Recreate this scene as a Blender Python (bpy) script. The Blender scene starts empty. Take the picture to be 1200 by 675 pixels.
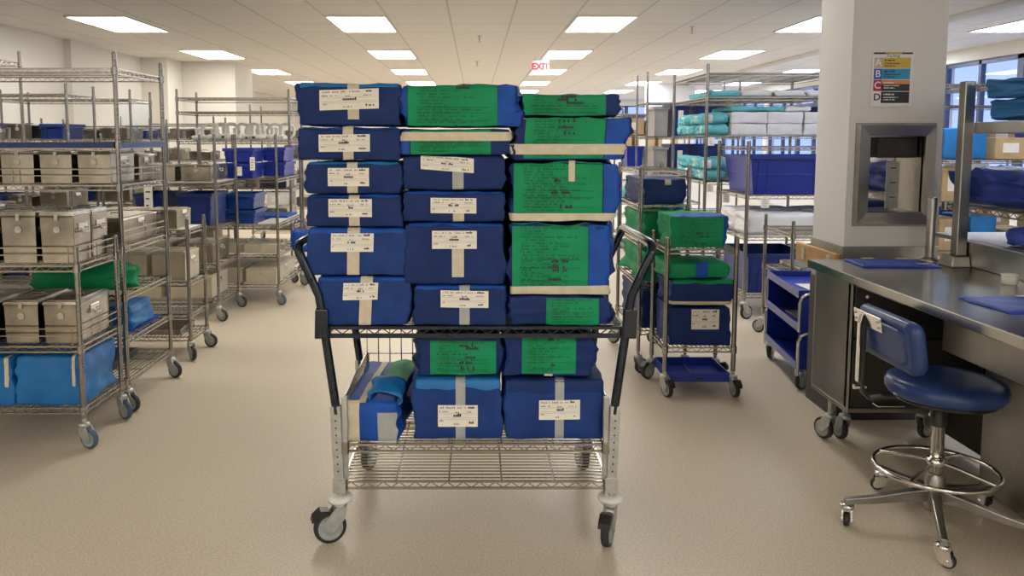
import bpy, bmesh, math, random
from mathutils import Vector, Matrix, noise

S = bpy.context.scene
COL = S.collection
PI = math.pi
R = math.radians

# ------------------------------------------------------------------ camera
cam_d = bpy.data.cameras.new('camera')
cam_d.sensor_width = 36.0
cam_d.lens = 950 / 1200 * 36.0
cam_d.shift_x = 43 / 1200
cam_d.shift_y = -84 / 1200
cam_d.clip_end = 200
cam = bpy.data.objects.new('camera', cam_d)
cam.location = (0, 0, 1.53)
cam.rotation_euler = (R(90 - 5.5), 0, 0)
COL.objects.link(cam)
S.camera = cam

# ------------------------------------------------------------------ view, world
S.view_settings.view_transform = 'Standard'
S.view_settings.look = 'None'
S.view_settings.gamma = 1.0
S.view_settings.use_curve_mapping = False
S.view_settings.exposure = 1.1
W = bpy.data.worlds.new('world')
S.world = W
W.use_nodes = True
wn = W.node_tree
bg = wn.nodes['Background']
bg.inputs['Color'].default_value = (0.42, 0.55, 1.0, 1)
bg.inputs['Strength'].default_value = 0.7
PANEL_POWER = 6.3
PANEL_COLOR = (1.0, 0.945, 0.86)
PANEL_NEUTRAL = (1.0, 0.965, 0.92)
PANEL_COOL = (0.83, 0.895, 1.0)

# ------------------------------------------------------------------ materials
def mat(name, col, rough=0.5, metal=0.0, spec=0.5, bump=None, var=None, sheen=0.0, coat=0.0, trans=0.0, emit=None):
    m = bpy.data.materials.new(name)
    m.use_nodes = True
    nt = m.node_tree
    b = nt.nodes['Principled BSDF']
    b.inputs['Base Color'].default_value = (*col, 1)
    b.inputs['Roughness'].default_value = rough
    b.inputs['Metallic'].default_value = metal
    b.inputs['Specular IOR Level'].default_value = spec
    if sheen: b.inputs['Sheen Weight'].default_value = sheen
    if coat: b.inputs['Coat Weight'].default_value = coat
    if trans: b.inputs['Transmission Weight'].default_value = trans
    if emit:
        b.inputs['Emission Color'].default_value = (*emit[0], 1)
        b.inputs['Emission Strength'].default_value = emit[1]
    tc = nt.nodes.new('ShaderNodeTexCoord')
    if var:                       # (scale, amount): mottled colour of the thing itself
        n = nt.nodes.new('ShaderNodeTexNoise'); n.inputs['Scale'].default_value = var[0]
        n.inputs['Detail'].default_value = 4
        nt.links.new(tc.outputs['Object'], n.inputs['Vector'])
        r = nt.nodes.new('ShaderNodeValToRGB')
        a = var[1]
        r.color_ramp.elements[0].position = 0.35; r.color_ramp.elements[1].position = 0.65
        r.color_ramp.elements[0].color = (*[c * (1 - a) for c in col], 1)
        r.color_ramp.elements[1].color = (*[min(1, c * (1 + a)) for c in col], 1)
        nt.links.new(n.outputs['Fac'], r.inputs['Fac'])
        nt.links.new(r.outputs['Color'], b.inputs['Base Color'])
    if bump:                      # (scale, strength, stretch)
        n = nt.nodes.new('ShaderNodeTexNoise'); n.inputs['Scale'].default_value = bump[0]
        n.inputs['Detail'].default_value = 3
        v = tc.outputs['Object']
        if len(bump) > 2:
            mp = nt.nodes.new('ShaderNodeMapping'); mp.inputs['Scale'].default_value = bump[2]
            nt.links.new(v, mp.inputs['Vector']); v = mp.outputs['Vector']
        nt.links.new(v, n.inputs['Vector'])
        bp = nt.nodes.new('ShaderNodeBump'); bp.inputs['Strength'].default_value = bump[1]
        bp.inputs['Distance'].default_value = 0.01
        nt.links.new(n.outputs['Fac'], bp.inputs['Height'])
        nt.links.new(bp.outputs['Normal'], b.inputs['Normal'])
    return m

M = {}
M['floor'] = mat('vinyl_floor', (0.60, 0.52, 0.405), 0.42, var=(110, 0.13), bump=(60, 0.03))
M['wall'] = mat('wall_paint', (0.76, 0.73, 0.67), 0.7, bump=(90, 0.03))
M['column'] = mat('column_paint', (0.74, 0.73, 0.72), 0.6, bump=(120, 0.05))
M['trim'] = mat('ceiling_trim', (0.75, 0.75, 0.75), 0.6, bump=(90, 0.02))
M['chrome'] = mat('chrome_wire', (0.38, 0.36, 0.32), 0.20, 1.0, bump=(160, 0.04))
M['post'] = mat('chrome_post', (0.31, 0.295, 0.27), 0.20, 1.0, bump=(1, 0.25, (1, 1, 90)))
M['bright'] = mat('bright_chrome', (0.72, 0.70, 0.67), 0.14, 1.0, bump=(60, 0.02))
M['zinc'] = mat('galvanised_steel', (0.50, 0.51, 0.49), 0.42, 0.75, var=(30, 0.12))
M['steel'] = mat('brushed_steel', (0.36, 0.348, 0.325), 0.30, 1.0, bump=(40, 0.10, (1, 1, 14)), var=(5, 0.10))
M['top_steel'] = mat('worktop_steel', (0.40, 0.395, 0.39), 0.20, 1.0, bump=(18, 0.05), var=(4, 0.10))
M['can_steel'] = mat('container_steel', (0.36, 0.335, 0.295), 0.20, 1.0, bump=(7, 0.28), var=(5, 0.35))
M['can_beige'] = mat('container_beige', (0.33, 0.29, 0.22), 0.28, 0.9, var=(5, 0.25), bump=(9, .12))
M['dark_shade_steel'] = mat('dark_and_shade_steel', (0.045, 0.043, 0.042), 0.4, 0.5, var=(6, 0.15))  # dark metal; on table drawers and low column the darkness is painted shade
M['mirror'] = mat('polished_mirror', (0.75, 0.75, 0.78), 0.06, 1.0, bump=(3, 0.03))
M['epoxy'] = mat('dark_epoxy', (0.007, 0.014, 0.024), 0.16, 0.0, spec=.45, var=(25, 0.2))
M['black'] = mat('black_plastic', (0.012, 0.012, 0.013), 0.35, var=(30, 0.2))
M['rubber'] = mat('black_rubber', (0.022, 0.022, 0.022), 0.6, bump=(60, 0.05))
M['rubber_blue'] = mat('blue_grey_rubber', (0.055, 0.10, 0.15), 0.5, bump=(60, 0.05))
M['hub'] = mat('grey_hub_plastic', (0.34, 0.38, 0.37), 0.4, var=(30, 0.08))
M['white_plastic'] = mat('white_plastic', (0.72, 0.71, 0.66), 0.4, var=(20, 0.05))
M['navy'] = mat('navy_wrap', (0.011, 0.031, 0.135), 0.5, bump=(16, 0.25), var=(9, 0.14), spec=.18)
M['periwinkle'] = mat('violet_blue_wrap', (0.040, 0.075, 0.40), 0.5, bump=(14, 0.25), var=(9, 0.14), spec=.25)
M['cobalt'] = mat('cobalt_wrap', (0.013, 0.046, 0.20), 0.5, bump=(16, 0.25), var=(9, 0.14), spec=.2)
M['navy_dark'] = mat('dark_navy_wrap', (0.015, 0.03, 0.095), 0.5, bump=(16, 0.22), var=(9, 0.10), spec=.35)
M['royal'] = mat('royal_wrap', (0.012, 0.078, 0.38), 0.5, bump=(14, 0.25), var=(9, 0.14), spec=.22)
M['azure'] = mat('azure_wrap', (0.012, 0.165, 0.46), 0.42, bump=(12, 0.25), var=(9, 0.10), spec=.4)
M['green'] = mat('green_paper', (0.004, 0.270, 0.105), 0.55, spec=.25, bump=(10, 0.16), var=(8, 0.10))
M['tape'] = mat('masking_tape', (0.62, 0.56, 0.42), 0.55, var=(30, 0.06), bump=(40, 0.06))
M['tape_grey'] = mat('indicator_tape', (0.37, 0.395, 0.38), 0.5, var=(30, 0.06), bump=(40, 0.06))
M['paper'] = mat('label_paper', (0.84, 0.80, 0.72), 0.6, var=(20, 0.03))
M['ink'] = mat('black_ink', (0.03, 0.03, 0.035), 0.7, var=(60, 0.2))
M['ink_green'] = mat('print_on_green', (0.004, 0.06, 0.022), 0.7, var=(60, 0.2))
M['rule'] = mat('printed_rule', (0.36, 0.34, 0.30), 0.7, var=(60, 0.1))
M['bin'] = mat('blue_bin_plastic', (0.010, 0.030, 0.30), 0.32, var=(6, 0.08), bump=(80, 0.02))
M['bin_dark'] = mat('navy_bin_plastic', (0.008, 0.030, 0.19), 0.34, var=(6, 0.08), bump=(80, 0.02))
M['bin_mid'] = mat('mid_blue_bin_plastic', (0.010, 0.055, 0.26), 0.34, var=(6, 0.08), bump=(80, 0.02))
M['bin_grey'] = mat('grey_bin_plastic', (0.36, 0.35, 0.35), 0.45, var=(6, 0.08))
M['linen'] = mat('white_linen', (0.74, 0.74, 0.77), 0.8, bump=(12, 0.2), var=(9, 0.03))
M['teal'] = mat('teal_linen', (0.13, 0.47, 0.55), 0.75, bump=(14, 0.25), var=(9, 0.12))
M['card'] = mat('tan_cardboard', (0.50, 0.35, 0.185), 0.7, var=(12, 0.08), bump=(60, 0.03))
M['card_white'] = mat('white_cardboard', (0.72, 0.70, 0.67), 0.6, var=(12, 0.03))
M['cream'] = mat('cream_plastic', (0.58, 0.51, 0.38), 0.45, var=(8, 0.06))
M['vinyl'] = mat('blue_vinyl', (0.020, 0.050, 0.19), 0.30, bump=(200, 0.05), var=(9, 0.05))
M['wood'] = mat('varnished_oak', (0.50, 0.28, 0.085), 0.4, bump=(6, 0.1, (1, 14, 14)), var=(9, 0.15))
M['liner'] = mat('blue_shelf_liner', (0.012, 0.05, 0.19), 0.4, var=(14, 0.15))
M['liner_white'] = mat('white_shelf_liner', (0.70, 0.69, 0.64), 0.5, var=(14, 0.05))
M['yellow'] = mat('yellow_print', (0.62, 0.42, 0.06), 0.5, var=(20, 0.05))
M['cyan'] = mat('cyan_print', (0.015, 0.28, 0.55), 0.5, var=(20, 0.05))
M['blue_print'] = mat('blue_print', (0.03, 0.08, 0.45), 0.5, var=(20, 0.05))
M['red_print'] = mat('red_print', (0.42, 0.02, 0.045), 0.5, var=(20, 0.05))
M['orange'] = mat('orange_print', (0.70, 0.25, 0.05), 0.5, var=(20, 0.05))
M['tan_print'] = mat('tan_print', (0.55, 0.45, 0.33), 0.5, var=(20, 0.05))
M['black_print'] = mat('black_print', (0.015, 0.016, 0.022), 0.5, var=(20, 0.05))
M['white_print'] = mat('white_print', (0.80, 0.80, 0.80), 0.5, var=(20, 0.02))
M['mullion'] = mat('dark_window_frame', (0.07, 0.085, 0.14), 0.4, 0.3, var=(10, 0.1))
def glass_mat():
    m = bpy.data.materials.new('window_glass'); m.use_nodes = True; nt = m.node_tree
    nt.nodes.remove(nt.nodes['Principled BSDF'])
    t = nt.nodes.new('ShaderNodeBsdfTransparent'); t.inputs['Color'].default_value = (.90, .93, .97, 1)
    g = nt.nodes.new('ShaderNodeBsdfGlossy'); g.inputs['Roughness'].default_value = .02
    x = nt.nodes.new('ShaderNodeMixShader')
    x.inputs[0].default_value = .06; nt.links.new(t.outputs[0], x.inputs[1]); nt.links.new(g.outputs[0], x.inputs[2])
    nt.links.new(x.outputs[0], nt.nodes['Material Output'].inputs['Surface'])
    return m
M['glass'] = glass_mat()
M['brass'] = mat('brass', (0.60, 0.42, 0.16), 0.3, 1.0, var=(20, 0.1))
M['exit_red'] = mat('exit_red', (0.8, 0.03, 0.05), 0.5, emit=((1, 0.02, 0.05), .22))
M['panel_neutral'] = mat('neutral_light_diffuser', (0.8, 0.8, 0.8), 0.5, emit=(PANEL_NEUTRAL, PANEL_POWER))
M['panel_cool'] = mat('cool_light_diffuser', (0.8, 0.8, 0.8), 0.5, emit=(PANEL_COOL, PANEL_POWER * 1.3))
M['panel'] = mat('light_diffuser', (0.8, 0.8, 0.8), 0.5, emit=(PANEL_COLOR, PANEL_POWER))

def grid_mat(name, col, line, pitch, width, ox, oy):
    m = mat(name, col, 0.8, bump=(120, 0.12))
    nt = m.node_tree; b = nt.nodes['Principled BSDF']
    tc = nt.nodes.new('ShaderNodeTexCoord'); sx = nt.nodes.new('ShaderNodeSeparateXYZ')
    nt.links.new(tc.outputs['Object'], sx.inputs[0])
    outs = []
    for i, o in ((0, ox), (1, oy)):
        a = nt.nodes.new('ShaderNodeMath'); a.operation = 'SUBTRACT'; a.inputs[1].default_value = o
        nt.links.new(sx.outputs[i], a.inputs[0])
        p = nt.nodes.new('ShaderNodeMath'); p.operation = 'PINGPONG'; p.inputs[1].default_value = pitch / 2
        nt.links.new(a.outputs[0], p.inputs[0])
        l = nt.nodes.new('ShaderNodeMath'); l.operation = 'LESS_THAN'; l.inputs[1].default_value = width / 2
        nt.links.new(p.outputs[0], l.inputs[0]); outs.append(l)
    mx = nt.nodes.new('ShaderNodeMath'); mx.operation = 'MAXIMUM'
    nt.links.new(outs[0].outputs[0], mx.inputs[0]); nt.links.new(outs[1].outputs[0], mx.inputs[1])
    cm = nt.nodes.new('ShaderNodeMix'); cm.data_type = 'RGBA'
    cm.inputs['A'].default_value = (*col, 1); cm.inputs['B'].default_value = (*line, 1)
    nt.links.new(mx.outputs[0], cm.inputs['Factor'])
    nt.links.new(cm.outputs['Result'], b.inputs['Base Color'])
    return m
M['ceiling'] = grid_mat('acoustic_ceiling_tiles', (0.80, 0.765, 0.715), (0.60, 0.57, 0.53), 0.655, 0.022, -1.25 - 0.3275, 9.23)

# ------------------------------------------------------------------ mesh helpers
class MB:
    def __init__(s): s.v, s.f, s.m, s.s = [], [], [], []
    def add(s, vs, fs, mi=0, sm=False):
        o = len(s.v); s.v += [tuple(v) for v in vs]
        for f in fs:
            s.f.append([i + o for i in f]); s.m.append(mi); s.s.append(sm)
        return s
    def box(s, x0, x1, y0, y1, z0, z1, mi=0):
        v = [(x, y, z) for z in (z0, z1) for y in (y0, y1) for x in (x0, x1)]
        return s.add(v, [(0, 2, 3, 1), (4, 5, 7, 6), (0, 1, 5, 4), (2, 6, 7, 3), (0, 4, 6, 2), (1, 3, 7, 5)], mi)
    def hexa(s, v, mi=0):      # eight corners ordered as box
        return s.add(v, [(0, 2, 3, 1), (4, 5, 7, 6), (0, 1, 5, 4), (2, 6, 7, 3), (0, 4, 6, 2), (1, 3, 7, 5)], mi)
    def cyl(s, p0, p1, r0, r1=None, n=10, mi=0, caps=True):
        r1 = r0 if r1 is None else r1
        p0, p1 = Vector(p0), Vector(p1); d = (p1 - p0).normalized()
        a = d.orthogonal().normalized(); b = d.cross(a)
        vs = []
        for p, r in ((p0, r0), (p1, r1)):
            for i in range(n):
                t = 2 * PI * i / n; vs.append(p + (a * math.cos(t) + b * math.sin(t)) * r)
        s.add(vs, [(i, (i + 1) % n, n + (i + 1) % n, n + i) for i in range(n)], mi, n > 5)
        if caps: s.add(vs, [tuple(range(n - 1, -1, -1)), tuple(range(n, 2 * n))], mi)
        return s
    def tube(s, pts, r, n=8, closed=False, mi=0):
        pts = [Vector(p) for p in pts]; k = len(pts)
        tan = []
        for i in range(k):
            a = pts[(i - 1) % k] if closed or i > 0 else pts[i]
            b = pts[(i + 1) % k] if closed or i < k - 1 else pts[i]
            tan.append((b - a).normalized())
        a = tan[0].orthogonal().normalized(); vs = []
        for i in range(k):
            a = (a - tan[i] * a.dot(tan[i])).normalized(); b = tan[i].cross(a)
            rr = r[i] if isinstance(r, (list, tuple)) else r
            for j in range(n):
                t = 2 * PI * j / n; vs.append(pts[i] + (a * math.cos(t) + b * math.sin(t)) * rr)
        fs = []
        for i in range(k if closed else k - 1):
            i2 = (i + 1) % k
            fs += [(i * n + j, i * n + (j + 1) % n, i2 * n + (j + 1) % n, i2 * n + j) for j in range(n)]
        s.add(vs, fs, mi, True)
        if not closed: s.add(vs, [tuple(range(n - 1, -1, -1)), tuple(range((k - 1) * n, k * n))], mi)
        return s
    def lathe(s, prof, n=24, o=(0, 0, 0), axis='z', mi=0, caps=True):
        vs = []
        for r, h in prof:
            for i in range(n):
                t = 2 * PI * i / n; x, y = r * math.cos(t), r * math.sin(t)
                p = (x, y, h) if axis == 'z' else ((h, x, y) if axis == 'x' else (y, h, x))
                vs.append((o[0] + p[0], o[1] + p[1], o[2] + p[2]))
        k = len(prof); fs = []
        for j in range(k - 1):
            fs += [(j * n + i, j * n + (i + 1) % n, (j + 1) * n + (i + 1) % n, (j + 1) * n + i) for i in range(n)]
        s.add(vs, fs, mi, True)
        if caps: s.add(vs, [tuple(range(n - 1, -1, -1)), tuple(range((k - 1) * n, k * n))], mi)
        return s
    def prism(s, poly, axis, a, b, mi=0):
        n = len(poly); vs = []
        for h in (a, b):
            for (p, q) in poly:
                vs.append((h, p, q) if axis == 'x' else ((p, h, q) if axis == 'y' else (p, q, h)))
        return s.add(vs, [(i, (i + 1) % n, n + (i + 1) % n, n + i) for i in range(n)] + [tuple(range(n - 1, -1, -1)), tuple(range(n, 2 * n))], mi)
    def grid(s, fn, nu, nv, mi=0, sm=True):
        vs = [fn(i / nu, j / nv) for j in range(nv + 1) for i in range(nu + 1)]
        w = nu + 1
        return s.add(vs, [(j * w + i, j * w + i + 1, (j + 1) * w + i + 1, (j + 1) * w + i) for j in range(nv) for i in range(nu)], mi, sm)
    def mesh(s, name, mats, merge=False, fixn=True):
        me = bpy.data.meshes.new(name)
        me.from_pydata(s.v, [], s.f)
        for m_ in (mats if isinstance(mats, (list, tuple)) else [mats]): me.materials.append(M[m_] if isinstance(m_, str) else m_)
        me.polygons.foreach_set('material_index', s.m)
        me.polygons.foreach_set('use_smooth', s.s)
        if merge or fixn:
            bm = bmesh.new(); bm.from_mesh(me)
            if merge: bmesh.ops.remove_doubles(bm, verts=bm.verts, dist=1e-5)
            if fixn: bmesh.ops.recalc_face_normals(bm, faces=bm.faces)
            bm.to_mesh(me); bm.free()
        me.update()
        return me
    def build(s, name, mats, parent=None, loc=None, rot=None, bevel=0, merge=False, fixn=True):
        return link(name, s.mesh(name, mats, merge, fixn), parent, loc, rot, bevel)

def link(name, me, parent=None, loc=None, rot=None, bevel=0):
    o = bpy.data.objects.new(name, me); COL.objects.link(o)
    if parent: o.parent = parent
    if loc: o.location = loc
    if rot: o.rotation_euler = rot
    if bevel:
        b = o.modifiers.new('Bevel', 'BEVEL'); b.width = bevel; b.segments = 2; b.limit_method = 'ANGLE'
        b.angle_limit = R(40); b.harden_normals = False
    return o

CACHE = {}
def cached(name, key, fn, mats, parent=None, loc=None, rot=None, bevel=0):
    if key not in CACHE: CACHE[key] = fn().mesh(name, mats)
    return link(name, CACHE[key], parent, loc, rot, bevel)

def tag(o, label, cat, group=None, kind=None):
    o['label'] = label; o['category'] = cat
    if group: o['group'] = group
    if kind: o['kind'] = kind
    return o
def thing(name, label, cat, loc=(0, 0, 0), rotz=0, group=None):
    o = bpy.data.objects.new(name, None); COL.objects.link(o)
    o.empty_display_size = 0.1
    o.location = loc; o.rotation_euler = (0, 0, rotz)
    return tag(o, label, cat, group)
def struct(o, label, cat='structure'):
    o['kind'] = 'structure'; o['label'] = label; o['category'] = cat
    return o

# ------------------------------------------------------------------ shared builders
def shelf_mb(w, d, along_x=False, pitch=0.026, n=5):
    """a wire shelf, top at z = 0, centred: perimeter truss, mat wires, ribs, corner collars"""
    b = MB(); x, y = w / 2, d / 2
    for z, r in ((-0.004, 0.0038), (-0.030, 0.0038)):
        b.box(-x, x, -y - r, -y + r, z - r, z + r); b.box(-x, x, y - r, y + r, z - r, z + r)
        b.box(-x - r, -x + r, -y, y, z - r, z + r); b.box(x - r, x + r, -y, y, z - r, z + r)
    def zig(p, q):
        p, q = Vector(p), Vector(q); L = (q - p).length; k = max(2, int(L / 0.03)); pts = []
        for i in range(k + 1):
            v = p.lerp(q, i / k); v.z = -0.006 if i % 2 else -0.028; pts.append(v)
        for i in range(k): b.cyl(pts[i], pts[i + 1], 0.0022, n=4, caps=False)
    zig((-x, -y, 0), (x, -y, 0)); zig((-x, y, 0), (x, y, 0)); zig((-x, -y, 0), (-x, y, 0)); zig((x, -y, 0), (x, y, 0))
    r = 0.0021
    if along_x:
        k = max(2, int(d / pitch))
        for i in range(1, k): yy = -y + d * i / k; b.box(-x, x, yy - r, yy + r, -2 * r, 0)
        k = max(2, int(round(w / 0.21)))
        for i in range(1, k): xx = -x + w * i / k; b.box(xx - .0032, xx + .0032, -y, y, -0.011, -2 * r)
    else:
        k = max(2, int(w / pitch))
        for i in range(1, k): xx = -x + w * i / k; b.box(xx - r, xx + r, -y, y, -2 * r, 0)
        k = max(2, int(round(d / 0.22)))
        for i in range(1, k): yy = -y + d * i / k; b.box(-x, x, yy - .0032, yy + .0032, -0.011, -2 * r)
    for sx in (-1, 1):
        for sy in (-1, 1): b.cyl((sx * x, sy * y, -0.036), (sx * x, sy * y, 0.004), 0.0185, n=10)
    return b

def caster(parent, x, y, ztop, r=0.05, w=0.028, rot=0.0, off=0.03, tyre='rubber', brake=False, plate=False, frame='zinc', hubm='hub'):
    """swivel caster whose wheel touches the floor (local z = 0); wheel trails along local +x turned by rot"""
    def fork():
        b = MB()
        b.cyl((0, 0, 2 * r + 0.014), (0, 0, ztop), 0.011, n=10)
        b.lathe([(0.010, 2 * r + 0.030), (0.026, 2 * r + 0.028), (0.028, 2 * r + 0.016), (0.024, 2 * r + 0.010)], 16)
        h = w / 2 + 0.004
        for sgn in (-1, 1):
            y0, y1 = sorted((sgn * h, sgn * (h + 0.004)))
            b.prism([(-0.022, 2 * r + 0.012), (0.024, 2 * r + 0.012), (off + 0.020, 2 * r - 0.03), (off + 0.013, r - 0.013), (off - 0.013, r - 0.013), (-0.014, 2 * r - 0.03)], 'y', y0, y1)
        b.box(-0.022, 0.024, -h - .004, h + .004, 2 * r + 0.008, 2 * r + 0.014)
        b.cyl((off, -h - 0.008, r), (off, h + 0.008, r), 0.007, n=8)
        return b
    def tyre_f():
        b = MB(); k = w / 2
        b.lathe([(r * 0.74, -k), (r * 0.90, -k), (r * 0.98, -k * 0.7), (r, -k * 0.25), (r, k * 0.25), (r * 0.98, k * 0.7), (r * 0.90, k), (r * 0.74, k), (r * 0.74, -k)], 28, (off, 0, r), 'y', 0, False)
        return b
    def hub_f():
        b = MB(); k = w / 2
        b.lathe([(0.010, -k - .003), (r * .3, -k - .003), (r * .36, -k + .004), (r * .66, -k + .004), (r * .76, -k - .001), (r * .76, k + .001), (r * .66, k - .004), (r * .36, k - .004), (r * .3, k + .003), (0.010, k + .003)], 24, (off, 0, r), 'y')
        return b
    key = (round(r, 4), round(w, 4), round(off, 4), round(ztop, 4))
    c = cached('caster', ('fork', frame) + key, fork, [frame], parent, (x, y, 0), (0, 0, rot))
    cached('wheel', ('tyre', tyre) + key, tyre_f, [tyre], c)
    cached('hub', ('hub', hubm) + key, hub_f, [hubm], c)
    if plate:
        cached('bumper_disc', ('plate',) + key, lambda: MB().lathe([(0.02, 2 * r + 0.034), (0.046, 2 * r + 0.036), (0.050, 2 * r + 0.046), (0.044, 2 * r + 0.056), (0.022, 2 * r + 0.058)], 24), ['white_plastic'], c)
    if brake:
        def br():
            b = MB()
            b.prism([(off + .005, 2 * r + .006), (off + r * .6, 2 * r + .012), (off + r * 1.05, 2 * r - .012), (off + r * 1.12, 2 * r - .032), (off + r * .85, 2 * r - .022), (off + .01, 2 * r - .002)], 'y', -w * .75, w * .75)
            return b
        cached('brake_pedal', ('brake',) + key, br, ['black'], c)
    return c

def rack(name, label, x0, x1, y0, y1, h, shelves, cat='shelf rack', group='wire shelf racks', cr=0.05, tyre='rubber', pr=0.0127,
         along_x=False, crot=(0.4, -0.5, 2.4, 2.9), liners=(), ledges=(), post='post', shelfm='chrome', brake=False):
    """wire rack on casters: posts, shelves, casters; liners = [(shelf index, material)], ledges = [shelf index] with rail baskets"""
    cx, cy = (x0 + x1) / 2, (y0 + y1) / 2; w, d = x1 - x0, y1 - y0
    t = thing(name, label, cat, (cx, cy, 0), 0, group)
    zt = 2 * cr + 0.07
    k = 0
    for sx, sy in ((-1, -1), (1, -1), (-1, 1), (1, 1)):
        def pf():
            b = MB(); b.cyl((0, 0, zt - .02), (0, 0, h), pr, n=12)
            b.lathe([(pr, h), (pr * 1.05, h + .004), (pr * .7, h + .012)], 12)
            return b
        cached('post', ('post', h, zt, pr, post), pf, [post], t, (sx * w / 2, sy * d / 2, 0))
        caster(t, sx * w / 2, sy * d / 2, zt + .01, cr, 0.026, crot[k], 0.03, tyre, brake); k += 1
    for i, z in enumerate(shelves):
        sh = cached('shelf', ('shelf', round(w, 3), round(d, 3), along_x, shelfm), lambda: shelf_mb(w, d, along_x), [shelfm], t, (0, 0, z))
        for li, lm in liners:
            if li == i: MB().box(-w / 2 + .01, w / 2 - .01, -d / 2 + .01, d / 2 - .01, .0005, .003).build('shelf_liner', [lm], sh)
        if i in ledges:
            b = MB()
            for dz in (0.05, 0.085):
                rr = .0028
                b.box(-w / 2, w / 2, -d / 2 - rr, -d / 2 + rr, dz - rr, dz + rr); b.box(-w / 2, w / 2, d / 2 - rr, d / 2 + rr, dz - rr, dz + rr)
                b.box(w / 2 - rr, w / 2 + rr, -d / 2, d / 2, dz - rr, dz + rr); b.box(-w / 2 - rr, -w / 2 + rr, -d / 2, d / 2, dz - rr, dz + rr)
            for sx in (-1, 0, 1):
                for sy in (-1, 1): b.cyl((sx * w / 2 * .93, sy * d / 2, -.004), (sx * w / 2 * .93, sy * d / 2, .087), .0028, n=6)
            for sx in (-1, 1): b.cyl((sx * w / 2, 0, -.004), (sx * w / 2, 0, .087), .0028, n=6)
            b.build('rail_basket', ['chrome'], sh)
    return t

class Wrap:
    """a soft wrapped pack: a rounded box with sagging faces and creases; decals follow the same surface"""
    def __init__(s, w, d, h, seed, r=.009, bulge=.004, wr=.004, sag=.0, lean=0.0):
        s.h = (w / 2, d / 2, h / 2); s.r = min(r, .45 * min(w, d, h)); s.b = bulge; s.wr = wr; s.seed = seed; s.lean = lean
        s.ns = Vector((seed * 7.31, seed * 3.17, seed * 1.93)); s.side = (random.Random(seed).uniform(-1.6, 1.2), random.Random(seed + 99).uniform(-1.6, 1.4))
    def pt(s, c, off=0.0):
        hx, hy, hz = s.h; p = Vector((c[0] * hx, c[1] * hy, c[2] * hz))
        q = Vector([max(-k + s.r, min(k - s.r, v)) for v, k in zip(p, s.h)])
        d = p - q
        d = d.normalized() if d.length > 1e-7 else Vector((0, -1, 0))
        o = q + d * s.r
        fx, fy, fz = 1 - c[0] ** 2, 1 - c[1] ** 2, 1 - c[2] ** 2
        o += d * s.b * (fx * fz * abs(d.y) + fx * fy * max(0, d.z) * .5 + fy * fz * abs(d.x) * s.side[0 if d.x < 0 else 1] * 1.3)
        n1 = noise.noise(o * 9 + s.ns); n2 = noise.noise(o * 21 + s.ns * 1.7); n3 = noise.noise(Vector((o.x * 6, o.y * 6, o.z * 15)) + s.ns * 2.3)
        ridge = (1 - abs(n3)) ** 6
        edge = 0.40 + 0.60 * max(abs(c[0]) ** 8, abs(c[2]) ** 8)
        o += d * s.wr * edge * (1.1 * n1 + .5 * n2 + 1.0 * ridge - .4)
        o += d * s.wr * 2.2 * abs(d.x) * (n1 + n2)
        # envelope ends: the flaps stand a little proud along their slanting edges
        if abs(d.x) > .3: o.x += math.copysign(1, d.x) * s.wr * 1.6 * max(0, 1 - abs(abs(c[2]) - .35 - .5 * (c[1] + 1) * .5) * 5) * abs(d.x)
        o.x += s.lean * (o.z / (2 * hz))
        o += d * off
        o.z = max(o.z, -hz + off * .5)
        return (o.x, o.y, o.z + hz)
    def body(s, nx=22, ny=12, nz=14):
        b = MB()
        def ax(k, n):            # extra loops inside the rounded edges so that they hold
            q = min(.4, s.r / s.h[k]); m = n - 4
            return [-1, -1 + .45 * q, -1 + q] + [-1 + q + (2 - 2 * q) * i / m for i in range(1, m)] + [1 - q, 1 - .45 * q, 1]
        nx, ny, nz = max(6, nx), max(6, ny), max(6, nz)
        X, Y, Z = ax(0, nx), ax(1, ny), ax(2, nz)
        for c in (-1, 1):
            b.grid(lambda u, v: s.pt((X[round(u * nx)], c, Z[round(v * nz)])), nx, nz)
            b.grid(lambda u, v: s.pt((X[round(u * nx)], Y[round(v * ny)], c)), nx, ny)
            b.grid(lambda u, v: s.pt((c, Y[round(u * ny)], Z[round(v * nz)])), ny, nz)
        return b
    def cp(s, u, v):
        """front-face coordinates; |u| > 1 runs on along the side faces, v > 1 over the top, v < -1 under"""
        hx, hy, hz = s.h; x, y, z = u, -1, v
        if u > 1: x, y = 1, -1 + (u - 1) * hx / hy
        if u < -1: x, y = -1, -1 + (-1 - u) * hx / hy
        if v > 1: z, y = 1, -1 + (v - 1) * hz / hy
        if v < -1: z, y = -1, -1 + (-1 - v) * hz / hy
        return (x, min(1, y), z)
    def decal(s, u0, u1, v0, v1, off=.0022, nu=14, nv=10, skew=0.0, rag=0.0):
        b = MB()
        def fn(a, c):
            u = u0 + (u1 - u0) * a; v = v0 + (v1 - v0) * c + skew * (a - .5)
            if rag:
                k = noise.noise(Vector((u * 2.3, s.seed, 0))) * rag
                v += k * (1 - c)
            return s.pt(s.cp(u, v), off)
        b.grid(fn, nu, nv)
        return b
    def marks(s, items, off=.0036):
        """items = [(u, v, du, dv, skew-corrected)] little printed strokes"""
        b = MB()
        for (u, v, du, dv) in items:
            q = [s.pt(s.cp(u, v), off), s.pt(s.cp(u + du, v), off), s.pt(s.cp(u + du, v + dv), off), s.pt(s.cp(u, v + dv), off)]
            b.add(q, [(0, 1, 2, 3)])
        return b

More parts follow.
